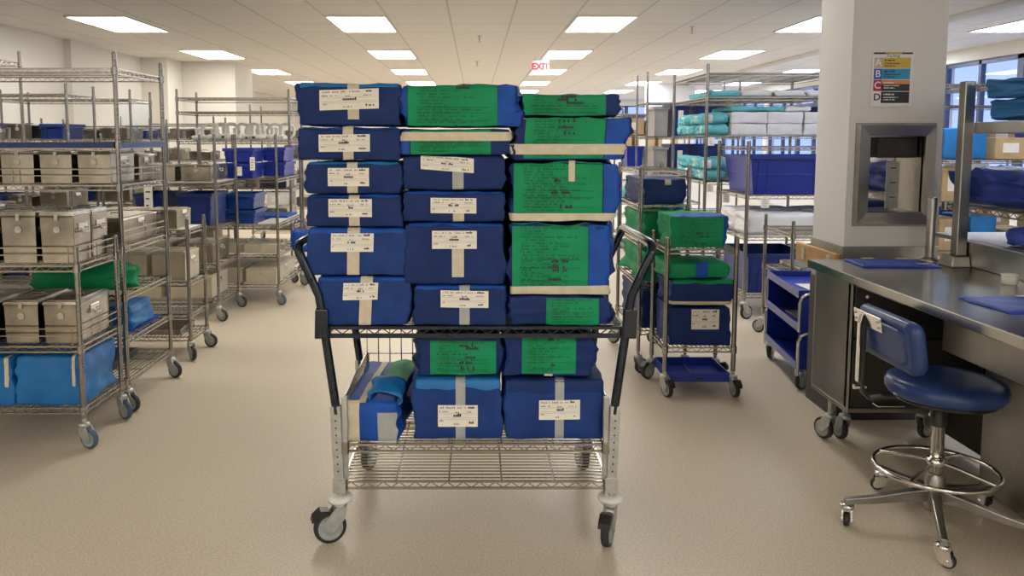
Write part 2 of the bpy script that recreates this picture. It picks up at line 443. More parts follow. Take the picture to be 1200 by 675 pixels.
def words(rnd, u0, u1, v, ch, hz_ratio, bold=False, dens=.85):
    """one line of print: word-like runs of letter-sized strokes between u0 and u1"""
    out = []; u = u0; cw = ch * hz_ratio * .62
    while u < u1 - cw:
        L = rnd.randint(3, 8)
        for _ in range(L):
            if u > u1 - cw: break
            if rnd.random() < dens:
                hh = ch * rnd.choice((.62, .7, 1.0, .66))
                out.append((u, v, cw * (.85 if bold else .62), hh * (1 if bold else .5)))
                if not bold: out.append((u, v + hh * .6, cw * .34, hh * .4))
            u += cw
        u += cw * 1.6
    return out

def pack(name, label, box, seed, wrap='navy', group=None, cat='wrapped pack', r=.009, bulge=.004, wr=.004, lean=0, rotz=0,
         white=None, green=None, vtape=None, htape=None, fold=None, ends=None, tapem='tape', detail=1.0, z_tilt=0.0, small=None):
    """box = x0,x1,y0,y1,z0,z1.  white / green = (u0,u1,v0,v1,skew); vtape = (u0,u1,v0,v1); htape = (v0,v1); fold = (v0,v1,mat); ends = side(s) with lighter cloth"""
    x0, x1, y0, y1, z0, z1 = box; w, d, h = x1 - x0, y1 - y0, z1 - z0
    rnd = random.Random(seed * 13 + 5)
    W_ = Wrap(w, d, h, seed, r, bulge, wr, lean=lean)
    q = lambda n: max(4, int(n * detail))
    o = W_.body(q(24), q(12), q(16)).build(name, [wrap], None, ((x0 + x1) / 2, (y0 + y1) / 2, z0), (z_tilt, 0, rotz), merge=True)
    tag(o, label, cat, group)
    hr = h / w
    if fold: W_.decal(-.93, .95, fold[0], fold[1], .004, q(20), q(10), 0, .10).build('top_fold', [fold[2]], o)['label'] = 'lighter blue folded edge of the wrap'
    if ends:
        for (side, ua, m_) in ends:
            a, b_ = (ua, 1.5) if side == 'r' else (-1.5, -ua)
            e_ = W_.decal(a, b_, -.96, .96, .0016, q(12), q(12)); e_.build('end_fold', [m_], o)
    if green:
        u0, u1, v0, v1, sk = green
        g = W_.decal(u0, u1, v0, v1, .0020, q(18), q(14), sk).build('printed_green_sheet', ['green'], o)
        it = []; bl = []
        vv0, vv1 = max(v0, -.95), min(v1, .95)
        n = max(4, int((vv1 - vv0) * h / .022)); ch = .0088 / (h / 2)
        for i in range(n):
            v = vv1 - (vv1 - vv0) * (i + .8) / (n + .6)
            a = u0 + (u1 - u0) * rnd.uniform(.10, .16); b_ = u0 + (u1 - u0) * rnd.choice((.45, .6, .75, .88))
            f = lambda L: [(u, vv + sk * ((u - u0) / (u1 - u0) - .5), du, dv) for (u, vv, du, dv) in L]
            bold = rnd.random() < .30
            it += f(words(rnd, a, b_ if not bold else a + (b_ - a) * .45, v, ch, hr))
            if bold:
                m0 = a + (u1 - u0) * rnd.uniform(.28, .42); bl += f(words(rnd, m0, m0 + (u1 - u0) * .24, v - ch * .2, ch * 1.5, hr, True, .9))
        for v in (vv0 + (vv1 - vv0) * .12, vv0 + (vv1 - vv0) * .32, vv0 + (vv1 - vv0) * .46):
            L = [(u0 + (u1 - u0) * (.10 + .08 * k), v + sk * (.10 + .08 * k - .5), (u1 - u0) * .08, .0016 / (h / 2)) for k in range(10)]
            it += L
        W_.marks(it).build('print', ['ink_green'], g)
        if bl: W_.marks(bl, .0038).build('handwriting', ['ink'], g)
    if vtape: W_.decal(vtape[0], vtape[1], vtape[2], vtape[3], .0042 if green else .0050, 3, q(22)).build('tape_strip', [vtape[4] if len(vtape) > 4 else tapem], o)
    if htape: W_.decal(-1.12, 1.12 if len(htape) < 3 else htape[2], htape[0], htape[1], .0050, q(26), 3, htape[3] if len(htape) > 3 else 0).build('tape_strip', [tapem], o)
    if small:
        u0, u1, v0, v1 = small
        W_.decal(u0, u1, v0, v1, .0056, 3, 8).build('tape_tab', ['tape'], o)
    if white:
        u0, u1, v0, v1, sk = white
        l = W_.decal(u0, u1, v0, v1, .0066, 12, 6, sk).build('white_label', ['paper'], o)
        U = lambda a: u0 + (u1 - u0) * a
        V = lambda c, a: v0 + (v1 - v0) * c + sk * (a - .5)
        ch = (v1 - v0) * .105
        it = []; bl = []; ru = []
        f = lambda L: [(u, vv + sk * ((u - u0) / (u1 - u0) - .5), du, dv) for (u, vv, du, dv) in L]
        it += f(words(rnd, U(.05), U(.74), v0 + (v1 - v0) * .85, ch, hr)); bl += f(words(rnd, U(.76), U(.93), v0 + (v1 - v0) * .85, ch * 1.1, hr, True))
        it += f(words(rnd, U(.04), U(.30), v0 + (v1 - v0) * .67, ch, hr)); it += f(words(rnd, U(.44), U(.58), v0 + (v1 - v0) * .63, ch, hr)); it += f(words(rnd, U(.74), U(.92), v0 + (v1 - v0) * .66, ch, hr))
        bl += f(words(rnd, U(.39), U(.63), v0 + (v1 - v0) * .46, ch * 1.35, hr, True, .95))
        it += f(words(rnd, U(.04), U(.15), v0 + (v1 - v0) * .25, ch, hr)); it += f(words(rnd, U(.40), U(.56), v0 + (v1 - v0) * .10, ch, hr)); bl += f(words(rnd, U(.78), U(.93), v0 + (v1 - v0) * .14, ch * 1.1, hr, True))
        for c in (.60, .41, .33):
            ru += [(U(.03 + .094 * k), V(c, .03 + .094 * k), (u1 - u0) * .094, (v1 - v0) * .012) for k in range(10)]
        W_.marks(it, .0078).build('print', ['ink'], l); W_.marks(bl, .0079).build('heading', ['ink'], l); W_.marks(ru, .0077).build('ruled_line', ['rule'], l)
    return o

def tote(label, x0, x1, y0, y1, z0, z1, m_='bin', group=None, name='storage_bin', card=False, taper=.012, cat='bin'):
    w, d, h = x1 - x0, y1 - y0, z1 - z0
    t = thing(name, label, cat, ((x0 + x1) / 2, (y0 + y1) / 2, z0), 0, group)
    def f():
        b = MB(); X, Y = w / 2, d / 2; k = min(taper, .12 * w); th = .004
        ring = lambda x, y, z: [(-x, -y, z), (x, -y, z), (x, y, z), (-x, y, z)]
        L = [ring(X - k - .012, Y - k - .012, 0), ring(X - .014, Y - .014, h - .03), ring(X, Y, h - .028), ring(X, Y, h), ring(X - .012, Y - .012, h), ring(X - k - .018, Y - k - .018, .006)]
        vs = [p for r_ in L for p in r_]; fs = [(3, 2, 1, 0), (20, 21, 22, 23)]
        for j in range(5): fs += [(j * 4 + i, j * 4 + (i + 1) % 4, j * 4 + 4 + (i + 1) % 4, j * 4 + 4 + i) for i in range(4)]
        b.add(vs, fs)
        # mid band and stiffening ribs
        z = h * .52; kk = k * (1 - z / h) + .013
        b.box(-X + kk, X - kk, -Y + kk - .007, -Y + kk + .004, z - .006, z + .006)
        b.box(-X + kk - .007, -X + kk + .004, -Y + kk, Y - kk, z - .006, z + .006); b.box(X - kk - .004, X - kk + .007, -Y + kk, Y - kk, z - .006, z + .006)
        for sx in (-1, 1):
            for a in (.62, .86):
                x = sx * a * (X - k)
                b.hexa([(x - .006, -Y + k + .004, .004), (x + .006, -Y + k + .004, .004), (x - .006, -Y + k + .02, .004), (x + .006, -Y + k + .02, .004),
                        (x - .006, -Y + .006, h - .03), (x + .006, -Y + .006, h - .03), (x - .006, -Y + .02, h - .03), (x + .006, -Y + .02, h - .03)])
        return b
    cached('body', ('tote', round(w, 3), round(d, 3), round(h, 3), m_), f, [m_], t)
    def g():
        b = MB(); X, Y = w / 2, d / 2
        b.box(-X * .35, X * .35, -Y - .004, -Y + .002, h - .024, h - .006)
        return b
    cached('handle', ('toteh', round(w, 3), round(d, 3), round(h, 3), m_), g, [m_], t, bevel=.002)
    if card:
        c = MB().box(-.03, .03, -d / 2 + .002, -d / 2 + .005, h * .18, h * .8)
        c.build('card', ['paper'], t)['label'] = 'white paper card'
    return t

def container(label, x0, x1, y0, y1, z0, z1, m_='can_steel', group='steel instrument containers', handle=True, lid=True, cat='container', name='sterilisation_container'):
    w, d, h = x1 - x0, y1 - y0, z1 - z0
    t = thing(name, label, cat, ((x0 + x1) / 2, (y0 + y1) / 2, z0), 0, group)
    key = (round(w, 3), round(d, 3), round(h, 3), m_)
    def f():
        b = MB(); X, Y = w / 2, d / 2; hh = h * .86
        b.hexa([(-X + .006, -Y + .006, 0), (X - .006, -Y + .006, 0), (-X + .006, Y - .006, 0), (X - .006, Y - .006, 0), (-X + .003, -Y + .003, hh), (X - .003, -Y + .003, hh), (-X + .003, Y - .003, hh), (X - .003, Y - .003, hh)])
        b.box(-X + .001, X - .001, -Y + .001, Y - .001, hh - .008, hh)
        return b
    cached('body', ('canb',) + key, f, [m_], t, bevel=.006)
    if lid:
        def g():
            b = MB(); X, Y = w / 2, d / 2; hh = h * .86
            b.hexa([(-X, -Y, hh + .001), (X, -Y, hh + .001), (-X, Y, hh + .001), (X, Y, hh + .001), (-X + .004, -Y + .004, h - .016), (X - .004, -Y + .004, h - .016), (-X + .004, Y - .004, h - .016), (X - .004, Y - .004, h - .016)])
            b.box(-X + .018, X - .018, -Y + .018, Y - .018, h - .018, h - .010)
            b.tube([(-.035, 0, h - .011), (-.03, 0, h - .001), (.03, 0, h - .001), (.035, 0, h - .011)], .004, 6)
            return b
        cached('lid', ('canl',) + key, g, [m_], t, bevel=.005)
    if handle:
        def k():
            b = MB(); X, Y = w / 2, d / 2; z = h * .55
            b.tube([(X - .002, -.035, z + .02), (X + .012, -.035, z + .02), (X + .016, -.03, z), (X + .016, .03, z), (X + .012, .035, z + .02), (X - .002, .035, z + .02)], .004, 6)
            return b
        cached('carry_handle', ('canh',) + key, k, ['zinc'], t)
        cached('handle_plate', ('canhp',) + key, lambda: MB().box(w / 2 - .004, w / 2 + .003, -.045, .045, h * .55 + .012, h * .55 + .045), ['bright'], t, bevel=.002)
        cached('latch', ('canlt',) + key, lambda: MB().box(-.009, .009, -d / 2 - .005, -d / 2 + .002, h * .78, h * .90), ['zinc'], t, bevel=.002)
        cached('round_tag', ('cant',) + key, lambda: MB().lathe([(.0165, 0), (.0165, .003), (.012, .004)], 18, (.0, -d / 2 - .0015, h * .62), 'y').cyl((0, -d / 2 - .001, h * .62), (0, -d / 2 - .0035, h * .62), .007, n=14), ['zinc'], t)
    return t

def carton(label, x0, x1, y0, y1, z0, z1, m_='card', group=None, name='cardboard_box', cat='box', lab=True):
    w, d, h = x1 - x0, y1 - y0, z1 - z0
    t = thing(name, label, cat, ((x0 + x1) / 2, (y0 + y1) / 2, z0), 0, group)
    key = (round(w, 3), round(d, 3), round(h, 3), m_)
    def f():
        b = MB(); X, Y = w / 2, d / 2
        b.box(-X, X, -Y, Y, 0, h - .004)
        b.box(-X - .001, X + .001, -Y - .001, -.002, h - .004, h); b.box(-X - .001, X + .001, .002, Y + .001, h - .004, h)
        return b
    cached('body', ('ctn',) + key, f, [m_], t, bevel=.003)
    if lab: cached('label', ('ctnl',) + key, lambda: MB().box(-w * .3, w * .1, -d / 2 - .002, -d / 2 + .001, h * .3, h * .75), ['paper'], t)
    cached('tape', ('ctnt',) + key, lambda: MB().box(-w / 2 - .002, w / 2 + .002, -.025, .025, h - .002, h + .0015), ['tape'], t)
    return t

# ================================================================== the room
CZ = 2.8
X0, X1, Y0, Y1 = -5.3, 7.0, -13.0, 27.0
struct(MB().box(-6.2, X1 + .2, Y0 - .2, Y1 + .2, -.1, 0).build('floor', 'floor'), 'pale beige speckled vinyl floor')
struct(MB().box(-6.2, X1 + .2, Y0 - .2, Y1 + .2, CZ, CZ + .1).build('ceiling', 'ceiling'), 'suspended ceiling of square pale tiles')
b = MB().box(X0 - .2, X0, Y0, 13.65, 0, CZ).box(X0 - .9, X0 - .7, 13.65, Y1, 0, CZ).box(X0 - .9, X0 - .2, 13.55, 13.65, 0, CZ)
b.box(X0 - .02, X0 + .09, 10.6, 11.35, 0, CZ).box(X0, -4.88, 13.0, 13.65, 0, CZ)
struct(b.build('wall_left', 'wall'), 'cream painted wall along the left side of the room')
struct(MB().box(-4.9, -4.0, 13.66, 14.7, 0, CZ).build('column', 'wall'), 'broad cream pillar beyond the left racks')
b = MB().box(X0 - .9, 3.0, Y1, Y1 + .2, 0, CZ).box(3.0, X1, Y1, Y1 + .2, 0, .9).box(3.0, X1, Y1, Y1 + .2, 2.6, CZ)
struct(b.build('wall_back', 'wall'), 'far end wall')
struct(MB().box(X0, X1, Y0 - .2, Y0, 0, CZ).build('wall_front', 'wall'), 'wall behind the viewer')
WY = [(-3.0, 6.4)] 
b = MB().box(X1, X1 + .2, Y0, Y1, 0, .95).box(X1, X1 + .2, Y0, Y1, 2.62, CZ).box(X1, X1 + .2, Y0, 5.2, .95, 2.62)
for k in range(6): b.box(X1, X1 + .2, 8.8 + 3.64 * k - .12, 8.8 + 3.64 * k + .12, .95, 2.62)
struct(b.build('wall_right', 'wall'), 'window wall along the right side of the room')
n = 1
def window(n, a0, a1, axis='y'):
    z0, z1 = .95, 2.62
    t = bpy.data.objects.new('window_%d' % n, None); COL.objects.link(t); struct(t, 'tall pale daylight window with dark blue frame', 'window')
    f = MB(); g = MB(); m = (a0 + a1) / 2
    def bx(q, p0, p1, zz0, zz1, t0, t1):
        if axis == 'y': q.box(X1 + .05 + t0, X1 + .05 + t1, p0, p1, zz0, zz1)
        else: q.box(p0, p1, Y1 + .05 + t0, Y1 + .05 + t1, zz0, zz1)
    for p in (a0 + .03, m, a1 - .03): bx(f, p - .03, p + .03, z0, z1, 0, .07)
    for z in (z0 + .03, 2.22, z1 - .03): bx(f, a0, a1, z - .03, z + .03, 0, .07)
    f.build('window_frame', 'mullion', t); bx(g, a0 + .03, a1 - .03, z0 + .02, z1 - .02, .03, .036); g.build('window_pane', 'glass', t)
for k in range(6):
    a = 5.2 if k == 0 else 8.8 + 3.64 * (k - 1) + .12
    e = 8.8 + 3.64 * k - .12
    m = (a + e) / 2
    window(n, a, m); n += 1; window(n, m, e); n += 1
for k in range(2): window(n, 3.0 + 2 * k, 5.0 + 2 * k, 'x'); n += 1
# soffit strip along the ceiling on the right
struct(MB().box(4.95, 5.15, Y0, 20.0, CZ - .07, CZ).build('trim_1', 'trim', bevel=.004), 'white soffit strip running along the ceiling', 'trim')
struct(MB().box(X0, X0 + .012, Y0, 10.58, 0, .1).box(X0, X0 + .012, 11.37, 13.0, 0, .1).build('baseboard_left', 'column'), 'low skirting of the left wall', 'baseboard')
struct(MB().box(X1 - .012, X1, Y0, Y1, 0, .1).build('baseboard_right', 'column'), 'low skirting under the windows', 'baseboard')
# dark framed glazed panel on the left wall beyond the pillar
t = bpy.data.objects.new('window_20', None); COL.objects.link(t); struct(t, 'small dark framed glazed panel high on the left wall', 'window')
f = MB()
for y in (17.6, 19.2): f.box(-6.0, -5.95, y - .06, y + .06, 1.6, 2.6)
for z in (1.6, 2.6): f.box(-6.0, -5.95, 17.54, 19.26, z - .06, z + .06)
f.build('window_frame', 'mullion', t); MB().box(-5.998, -5.985, 17.6, 19.2, 1.6, 2.6).build('window_pane', 'cyan', t)

# ------------------------------------------------------------------ ceiling lights
rows = [(-3.97, 'the leftmost row'), (-1.25, 'the row left of the sprinkler'), (1.38, 'the row with the red sign'), (3.88, 'the row next to the column'), (6.2, 'the row along the windows')]
ordn = ['nearest', 'second', 'third', 'fourth', 'fifth', 'sixth', 'seventh']
def ceiling_light(x, y, label):
    pm = 'panel_cool' if x > 3 else ('panel_neutral' if x > 0 else 'panel')
    t = thing('ceiling_light', label, 'ceiling light', (x, y, CZ), 0, 'ceiling light panels')
    def fr():
        b = MB(); X, Y = .305, .60
        for (a, c, e, g) in ((-X - .02, X + .02, -Y - .02, -Y), (-X - .02, X + .02, Y, Y + .02), (-X - .02, -X, -Y, Y), (X, X + .02, -Y, Y)): b.box(a, c, e, g, -.012, -.001)
        return b
    cached('frame', 'lightframe', fr, ['white_plastic'], t)
    cached('diffuser', 'lightdiff' + pm, lambda: MB().box(-.305, .305, -.60, .60, -.009, -.001), [pm], t)
for (x, rn) in rows:
    for k in range(6):
        ceiling_light(x, 9.23 + 3.25 * k, 'ceiling light panel, %s in %s' % (ordn[k], rn))
    for k in (1, 3, 4, 5, 6):  # unseen rows; those behind the camera are added to light front faces
        if (x < 5 or k > 2): ceiling_light(x, 9.23 - 3.25 * k, 'unseen ceiling light panel, %s before the picture starts, %s' % (('', 'first', 'second', 'third', 'fourth', 'fifth', 'sixth')[k], rn))

def sprinkler(x, y, label):
    t = thing('ceiling_sprinkler', label, 'sprinkler', (x, y, CZ), 0, 'ceiling sprinklers')
    cached('body', 'spr', lambda: MB().lathe([(.035, -.006), (.030, -.012), (.010, -.014), (.010, -.05), (.006, -.055), (.006, -.08)], 14, (0, 0, .005)), ['zinc'], t)
    cached('deflector', 'sprd', lambda: MB().lathe([(.022, -.083), (.024, -.080), (.006, -.078)], 14), ['zinc'], t)
sprinkler(0.05, 10.25, 'small sprinkler head hanging from the ceiling, nearest of them')
sprinkler(2.47, 9.4, 'small sprinkler head between the two right light rows')
sprinkler(0.03, 13.6, 'small sprinkler head further down the middle of the ceiling')

t = thing('exit_sign', 'white exit sign with red letters hanging from the ceiling', 'exit sign', (1.03, 13.0, CZ))
MB().box(-.135, .135, -.02, .02, -.245, -.045).build('sign_face', 'white_print', t, bevel=.004)
MB().cyl((-.08, 0, -.05), (-.08, 0, 0), .006).cyl((.08, 0, -.05), (.08, 0, 0), .006).build('hanger', 'zinc', t)
def text(name, s, size, m_, parent, loc, rot=(PI / 2, 0, 0), ext=.001, align='CENTER', bold=0.0):
    c = bpy.data.curves.new(name, 'FONT'); c.body = s; c.size = size; c.extrude = ext; c.align_x = align; c.align_y = 'CENTER'; c.offset = bold
    t_ = bpy.data.objects.new(name, c); COL.objects.link(t_)
    me = bpy.data.meshes.new_from_object(t_.evaluated_get(bpy.context.evaluated_depsgraph_get()))
    bpy.data.objects.remove(t_); bpy.data.curves.remove(c)
    me.materials.clear(); me.materials.append(M[m_])
    return link(name, me, parent, loc, rot)
text('lettering', 'EXIT', .135, 'exit_red', t, (0, -.0215, -.145), bold=.007)

# ------------------------------------------------------------------ square column, its notice and the steel niche
CX0, CX1, CY0, CY1 = 1.970, 2.465, 4.30, 4.70
NX0, NX1, NZ0, NZ1 = 2.055, 2.395, 1.10, 1.58
b = MB()
b.box(CX0, NX0, CY0, CY1, 0, CZ).box(NX1, CX1, CY0, CY1, 0, CZ).box(NX0, NX1, CY0, CY1, 0, NZ0).box(NX0, NX1, CY0, CY1, NZ1, CZ).box(NX0, NX1, CY0 + .16, CY1, NZ0, NZ1)
struct(b.build('column', 'column'), 'square white column behind the steel work table')
b = MB().box(CX0 - .008, CX1 + .008, CY0 - .008, CY0, .80, .955).box(CX0 - .008, CX0, CY0, CY1 + .008, .80, .955).box(CX1, CX1 + .008, CY0, CY1, .80, .955)
b.box(CX0 - .010, CX0 + .03, CY0 - .010, CY0 - .006, .3, .80)
struct(MB().box(CX0 - .005, CX1 + .005, CY0 - .005, CY0, .0, .80).box(CX0 - .005, CX0, CY0, CY1, .0, .74).build('column_shade_sheet', 'dark_shade_steel'), 'dark sheets added as painted shade low on the column behind the table', 'trim')  # added dark sheets stand in for the shade under the table
struct(b.build('trim_2', 'steel', bevel=.002), 'steel band around the white column', 'trim')
t = thing('bumper_rail', 'varnished wooden bumper board on the left face of the white column', 'bumper rail', (CX0 - .006, 4.62, .855))
MB().box(-.028, .0, -.30, .24, -.055, .055).build('board', 'wood', t, bevel=.006)
for y in (-.22, .12): MB().box(-.034, -.027, y - .02, y + .02, -.035, .035).build('bracket', 'zinc', t, bevel=.002)

t = thing('pass_through_niche', 'steel framed niche with polished inside set into the white column', 'niche', (2.225, CY0, 1.34))
b = MB(); a, c, e, g = 2.006 - 2.225, 2.431 - 2.225, 1.063 - 1.34, 1.611 - 1.34; i0, i1, j0, j1 = a + .075, c - .06, e + .075, g - .07
o4 = [(a, e), (c, e), (c, g), (a, g)]; i4 = [(i0, j0), (i1, j0), (i1, j1), (i0, j1)]
m4 = [(a + .012, e + .012), (c - .012, e + .012), (c - .012, g - .012), (a + .012, g - .012)]
vs = [(x, -.002, z) for x, z in o4] + [(x, -.030, z) for x, z in m4] + [(x, -.018, z) for x, z in i4] + [(x, .02, z) for x, z in i4]
b.add(vs, [(j * 4 + i, j * 4 + (i + 1) % 4, j * 4 + 4 + (i + 1) % 4, j * 4 + 4 + i) for j in range(3) for i in range(4)])
b.build('steel_frame', 'steel', t, bevel=.002)
b = MB(); D = .15
b.box(i0 - .004, i0, .0, D, j0, j1).box(i1, i1 + .004, .0, D, j0, j1).box(i0, i1, .0, D, j0 - .004, j0).box(i0, i1, .0, D, j1, j1 + .004)
b.build('lining', 'steel', t)
MB().box(i0, i1, D, D + .004, j0, j1).build('mirror_back', 'mirror', t)
MB().box(i0 + .07, i1 - .004, .05, D - .002, j1 - .115, j1 - .004).build('dispenser_box', 'dark_shade_steel', t, bevel=.006)
b = MB().box(.03, .10, .145, .149, j0 + .01, j1 - .14); b.build('back_panel', 'zinc', t)
for z in (j0 + .07, j0 + .15, j0 + .23): MB().cyl((.05, .143, z), (.08, .143, z), .003, n=6).build('slot_bar', 'dark_shade_steel', t)

t = thing('notice', 'coloured notice with rows A, B, C and D on the white column', 'notice', (2.1815, CY0 - .004, 1.837))
W2, H2 = .107, .142
MB().box(-W2, W2, -.003, .003, -H2, H2).build('backing', 'white_print', t, bevel=.001)
MB().box(-W2 + .006, W2 - .004, -.0042, -.0032, H2 - .012, H2 - .003).build('header_strip', 'black_print', t)
MB().box(-.04, .045, -.0048, -.0043, H2 - .0112, H2 - .0045).build('header_strip', 'yellow', t)
text('heading', 'Tracking', .020, 'black_print', t, (.0, -.0040, H2 - .021), ext=.0004)
ys = [.112, .055, -.003, -.064, -.126]
cols = [('tan_print', 'yellow', 'white_print', 'A'), ('blue_print', 'cyan', 'white_print', 'B'), ('red_print', 'black_print', 'white_print', 'C'), ('white_print', 'black_print', 'black_print', 'D')]
rnd = random.Random(3)
for k in range(4):
    zt, zb = ys[k] , ys[k + 1] + .003
    MB().box(-.097, -.055, -.0042, -.0032, zb, zt).build('letter_block', cols[k][0], t)
    MB().box(-.055, .093, -.0042, -.0032, zb, zt).build('colour_band', cols[k][1], t)
    text('letter', cols[k][3], .050, cols[k][2], t, (-.076, -.0050, (zb + zt) / 2), ext=.0006, bold=.0008)
    if k == 2: MB().box(-.055, .093, -.0047, -.0037, zt - .022, zt).build('colour_band', 'orange', t)
    lm = 'black_print' if k < 2 else 'white_print'
    b = MB()
    for j, (zz, L, hh) in enumerate(((.014, .055, .007), (.030, .082, .005), (.042, .058, .005))):
        x = -.043
        while x < -.043 + L:
            wd = rnd.uniform(.003, .005); b.box(x, x + wd * .8, -.0053, -.0045, zt - zz - hh / 2, zt - zz + hh / 2); x += wd + (.004 if rnd.random() < .18 else 0)
    b.build('print', lm, t)

# ================================================================== the tall wire cart in the middle
YF, YR = 2.965, 3.60
cart = thing('transport_cart', 'tall chrome wire cart with black push handles, loaded with blue and green packs', 'cart', (0, (YF + YR) / 2, 0))
cy = (YF + YR) / 2; HF = YF - cy; HB = YR - cy
# side frames: lower grey channel legs, dark tube loops
for s in (-1, 1):
    xb, xm, xt, xe = (s * .514, s * .526, s * .572, s * .655)
    pts = []
    side = [(xm - s * .004, .50), (xm, .54), (xt, .90), (xt + s * .008, .95), (xt + s * .030, 1.0), (xe - s * .02, 1.075), (xe - s * .003, 1.112)]
    for (x, z) in side: pts.append((x, HF, z))
    pts += [(xe, HF + .012, 1.130), (xe, HF + .035, 1.140)]
    pts += [(xe, HB - .035, 1.140), (xe, HB - .012, 1.130)]
    for (x, z) in reversed(side): pts.append((x, HB, z))
    MB().tube(pts, .0165, 12).build('push_handle', 'epoxy', cart)['label'] = 'glossy black tube handle'
    for h in (HF, HB):
        b = MB()
        q = lambda x, z, dx, dy: [(x - dx, h - dy, z), (x + dx, h - dy, z), (x - dx, h + dy, z), (x + dx, h + dy, z)]
        b.hexa(q(xb, .20, .019, .015) + q(xm, .53, .019, .015))
        b.box(xb - .024, xb + .024, h - .02, h + .02, .195, .255)
        for k in range(9):
            z = .28 + .028 * k; x = xb + (xm - xb) * (z - .2) / .33
            b.cyl((x, h - .0165, z), (x, h - .0145, z), .0035, n=8, mi=1)
        b.build('leg', ['zinc', 'black'], cart, bevel=.003)
        b = MB(); b.hexa([(xt - .024, h - .022, .79), (xt + .024, h - .022, .79), (xt - .024, h + .022, .79), (xt + .024, h + .022, .79), (xt - .02, h - .02, .90), (xt + .028, h - .02, .90), (xt - .02, h + .02, .90), (xt + .028, h + .02, .90)])
        b.build('shelf_bracket', 'epoxy', cart, bevel=.004)
        b = MB().box(s * .494 - .011, s * .494 + .011, h + .002, h + .026, .235, .56)
        b.build('inner_post', 'zinc', cart, bevel=.003)
def big_shelf(name, xa, xb_, z, mt, dark=False):
    w, d = xb_ - xa, HB - HF
    b = shelf_mb(w, d, True, .030)
    if dark:
        for y in (-d / 2, d / 2): b.box(-w / 2, w / 2, y - .006, y + .006, -.010, .002).box(-w / 2, w / 2, y - .006, y + .006, -.042, -.032)
        for x in (-w / 2, w / 2): b.box(x - .006, x + .006, -d / 2, d / 2, -.012, .002).box(x - .006, x + .006, -d / 2, d / 2, -.042, -.032)
    return b.build(name, mt, cart, ((xa + xb_) / 2, 0, z))
big_shelf('upper_shelf', -.556, .556, .832, 'epoxy', True)
big_shelf('middle_shelf', -.494, .494, .383, 'chrome')
big_shelf('bottom_shelf', -.502, .502, .238, 'chrome')
b = MB(); r = .0024
for s in (-1, 1):
    x = s * .494
    for z in (.43, .475, .52, .56): b.box(x - r, x + r, HF + .02, HB, z - r, z + r)
    for k in range(20):
        y = HF + .03 + (HB - HF - .03) * k / 19; b.box(x - r, x + r, y - r, y + r, .38, .56)
    b.build('side_guard', 'chrome', cart); b = MB()
for k in range(20):
    x = -.49 + .98 * k / 19; b.box(x - r, x + r, HB - r, HB + r, .38, .80)
for z in (.56, .79): b.box(-.494, .494, HB - r, HB + r, z - r, z + r)
b.build('back_guard', 'chrome', cart)
caster(cart, -.514, HF, .20, .0625, .030, R(200), .040, 'rubber', True, True)
caster(cart, .514, HF, .20, .0625, .030, R(248), .040, 'rubber', True, True)
caster(cart, -.505, HB, .20, .0625, .030, R(70), .040, 'rubber', False, True)
caster(cart, .505, HB, .20, .0625, .030, R(105), .040, 'rubber', False, True)

# ------------------------------------------------------------------ packs on the upper shelf
G1, G2, G3 = 'blue packs in the left pile on the cart', 'packs in the middle pile on the cart', 'green sheeted packs in the right pile on the cart'
PF, PB = 2.965, 3.42
F1 = (.90, 1.35, 'royal')
def P(label, x0, x1, z0, z1, seed, group, yf=PF, yb=PB, **k):
    return pack('wrapped_pack', label, (x0, x1, yf, yb, z0, z1), seed, group=group, **k)
P('navy wrapped pack at the bottom of the left pile, label right of the handle', -.592, -.244, .836, 1.016, 1, G1, white=(-.42, .32, .10, .80, .02), vtape=(-.06, .20, -1, 1.2), fold=F1, lean=.01, wrap='cobalt')
P('navy wrapped pack second from the bottom of the left pile, creased upper edge', -.623, -.258, 1.024, 1.196, 2, G1, white=(-.50, .36, .05, .84, .0), vtape=(-.17, .08, -1, 1.2), fold=(.82, 1.4, 'royal'), lean=.005, wrap='cobalt')
P('navy wrapped pack third from the bottom of the left pile, wide white label', -.626, -.272, 1.206, 1.318, 3, G1, white=(-.50, .40, -.34, .84, .0), vtape=(-.08, .14, -1, 1.2), fold=(.93, 1.3, 'royal'))
P('navy wrapped pack fourth from the bottom of the left pile, slim with centred label', -.622, -.272, 1.328, 1.440, 4, G1, white=(-.52, .34, -.50, .68, .0), vtape=(-.12, .10, -1, 1.2), fold=(.90, 1.3, 'azure'))
P('navy wrapped pack second from the top of the left pile', -.642, -.277, 1.450, 1.566, 5, G1, white=(-.60, .42, -.46, .62, .03), vtape=(-.12, .09, -1, 1.2), fold=(.92, 1.3, 'royal'))
P('navy wrapped pack on top of the left pile with cream tape over its edge', -.646, -.270, 1.576, 1.724, 6, G1, white=(-.56, .58, -.22, .76, .10), vtape=(-.02, .20, -.7, 1.3), fold=(.86, 1.6, 'azure'), tapem='tape')
TG = 'tape_grey'
P('navy wrapped pack at the bottom of the middle pile, label at its right half', -.229, .118, .836, .982, 7, G2, white=(-.42, .60, -.05, .82, -.04), vtape=(-.02, .20, -1, 1.2, 'tape_grey'), fold=F1)
P('tall navy wrapped pack second from the bottom of the middle pile', -.258, .108, .992, 1.214, 8, G2, white=(-.46, .44, .20, .80, .0), vtape=(-.06, .18, -.75, .6, 'tape'), fold=(.94, 1.3, 'royal'))
P('navy wrapped pack in the middle pile directly on the tall one', -.264, .108, 1.224, 1.332, 9, G2, white=(-.46, .44, -.40, .64, -.03), vtape=(-.02, .20, -1, .6, 'tape'), fold=F1)
P('navy wrapped pack in the middle pile with a tilted white label', -.266, .106, 1.342, 1.462, 10, G2, white=(-.64, .40, .15, 1.0, -.25), vtape=(-.02, .20, -1, .6, 'tape_grey'), fold=(.72, 1.3, 'navy'), lean=.0)
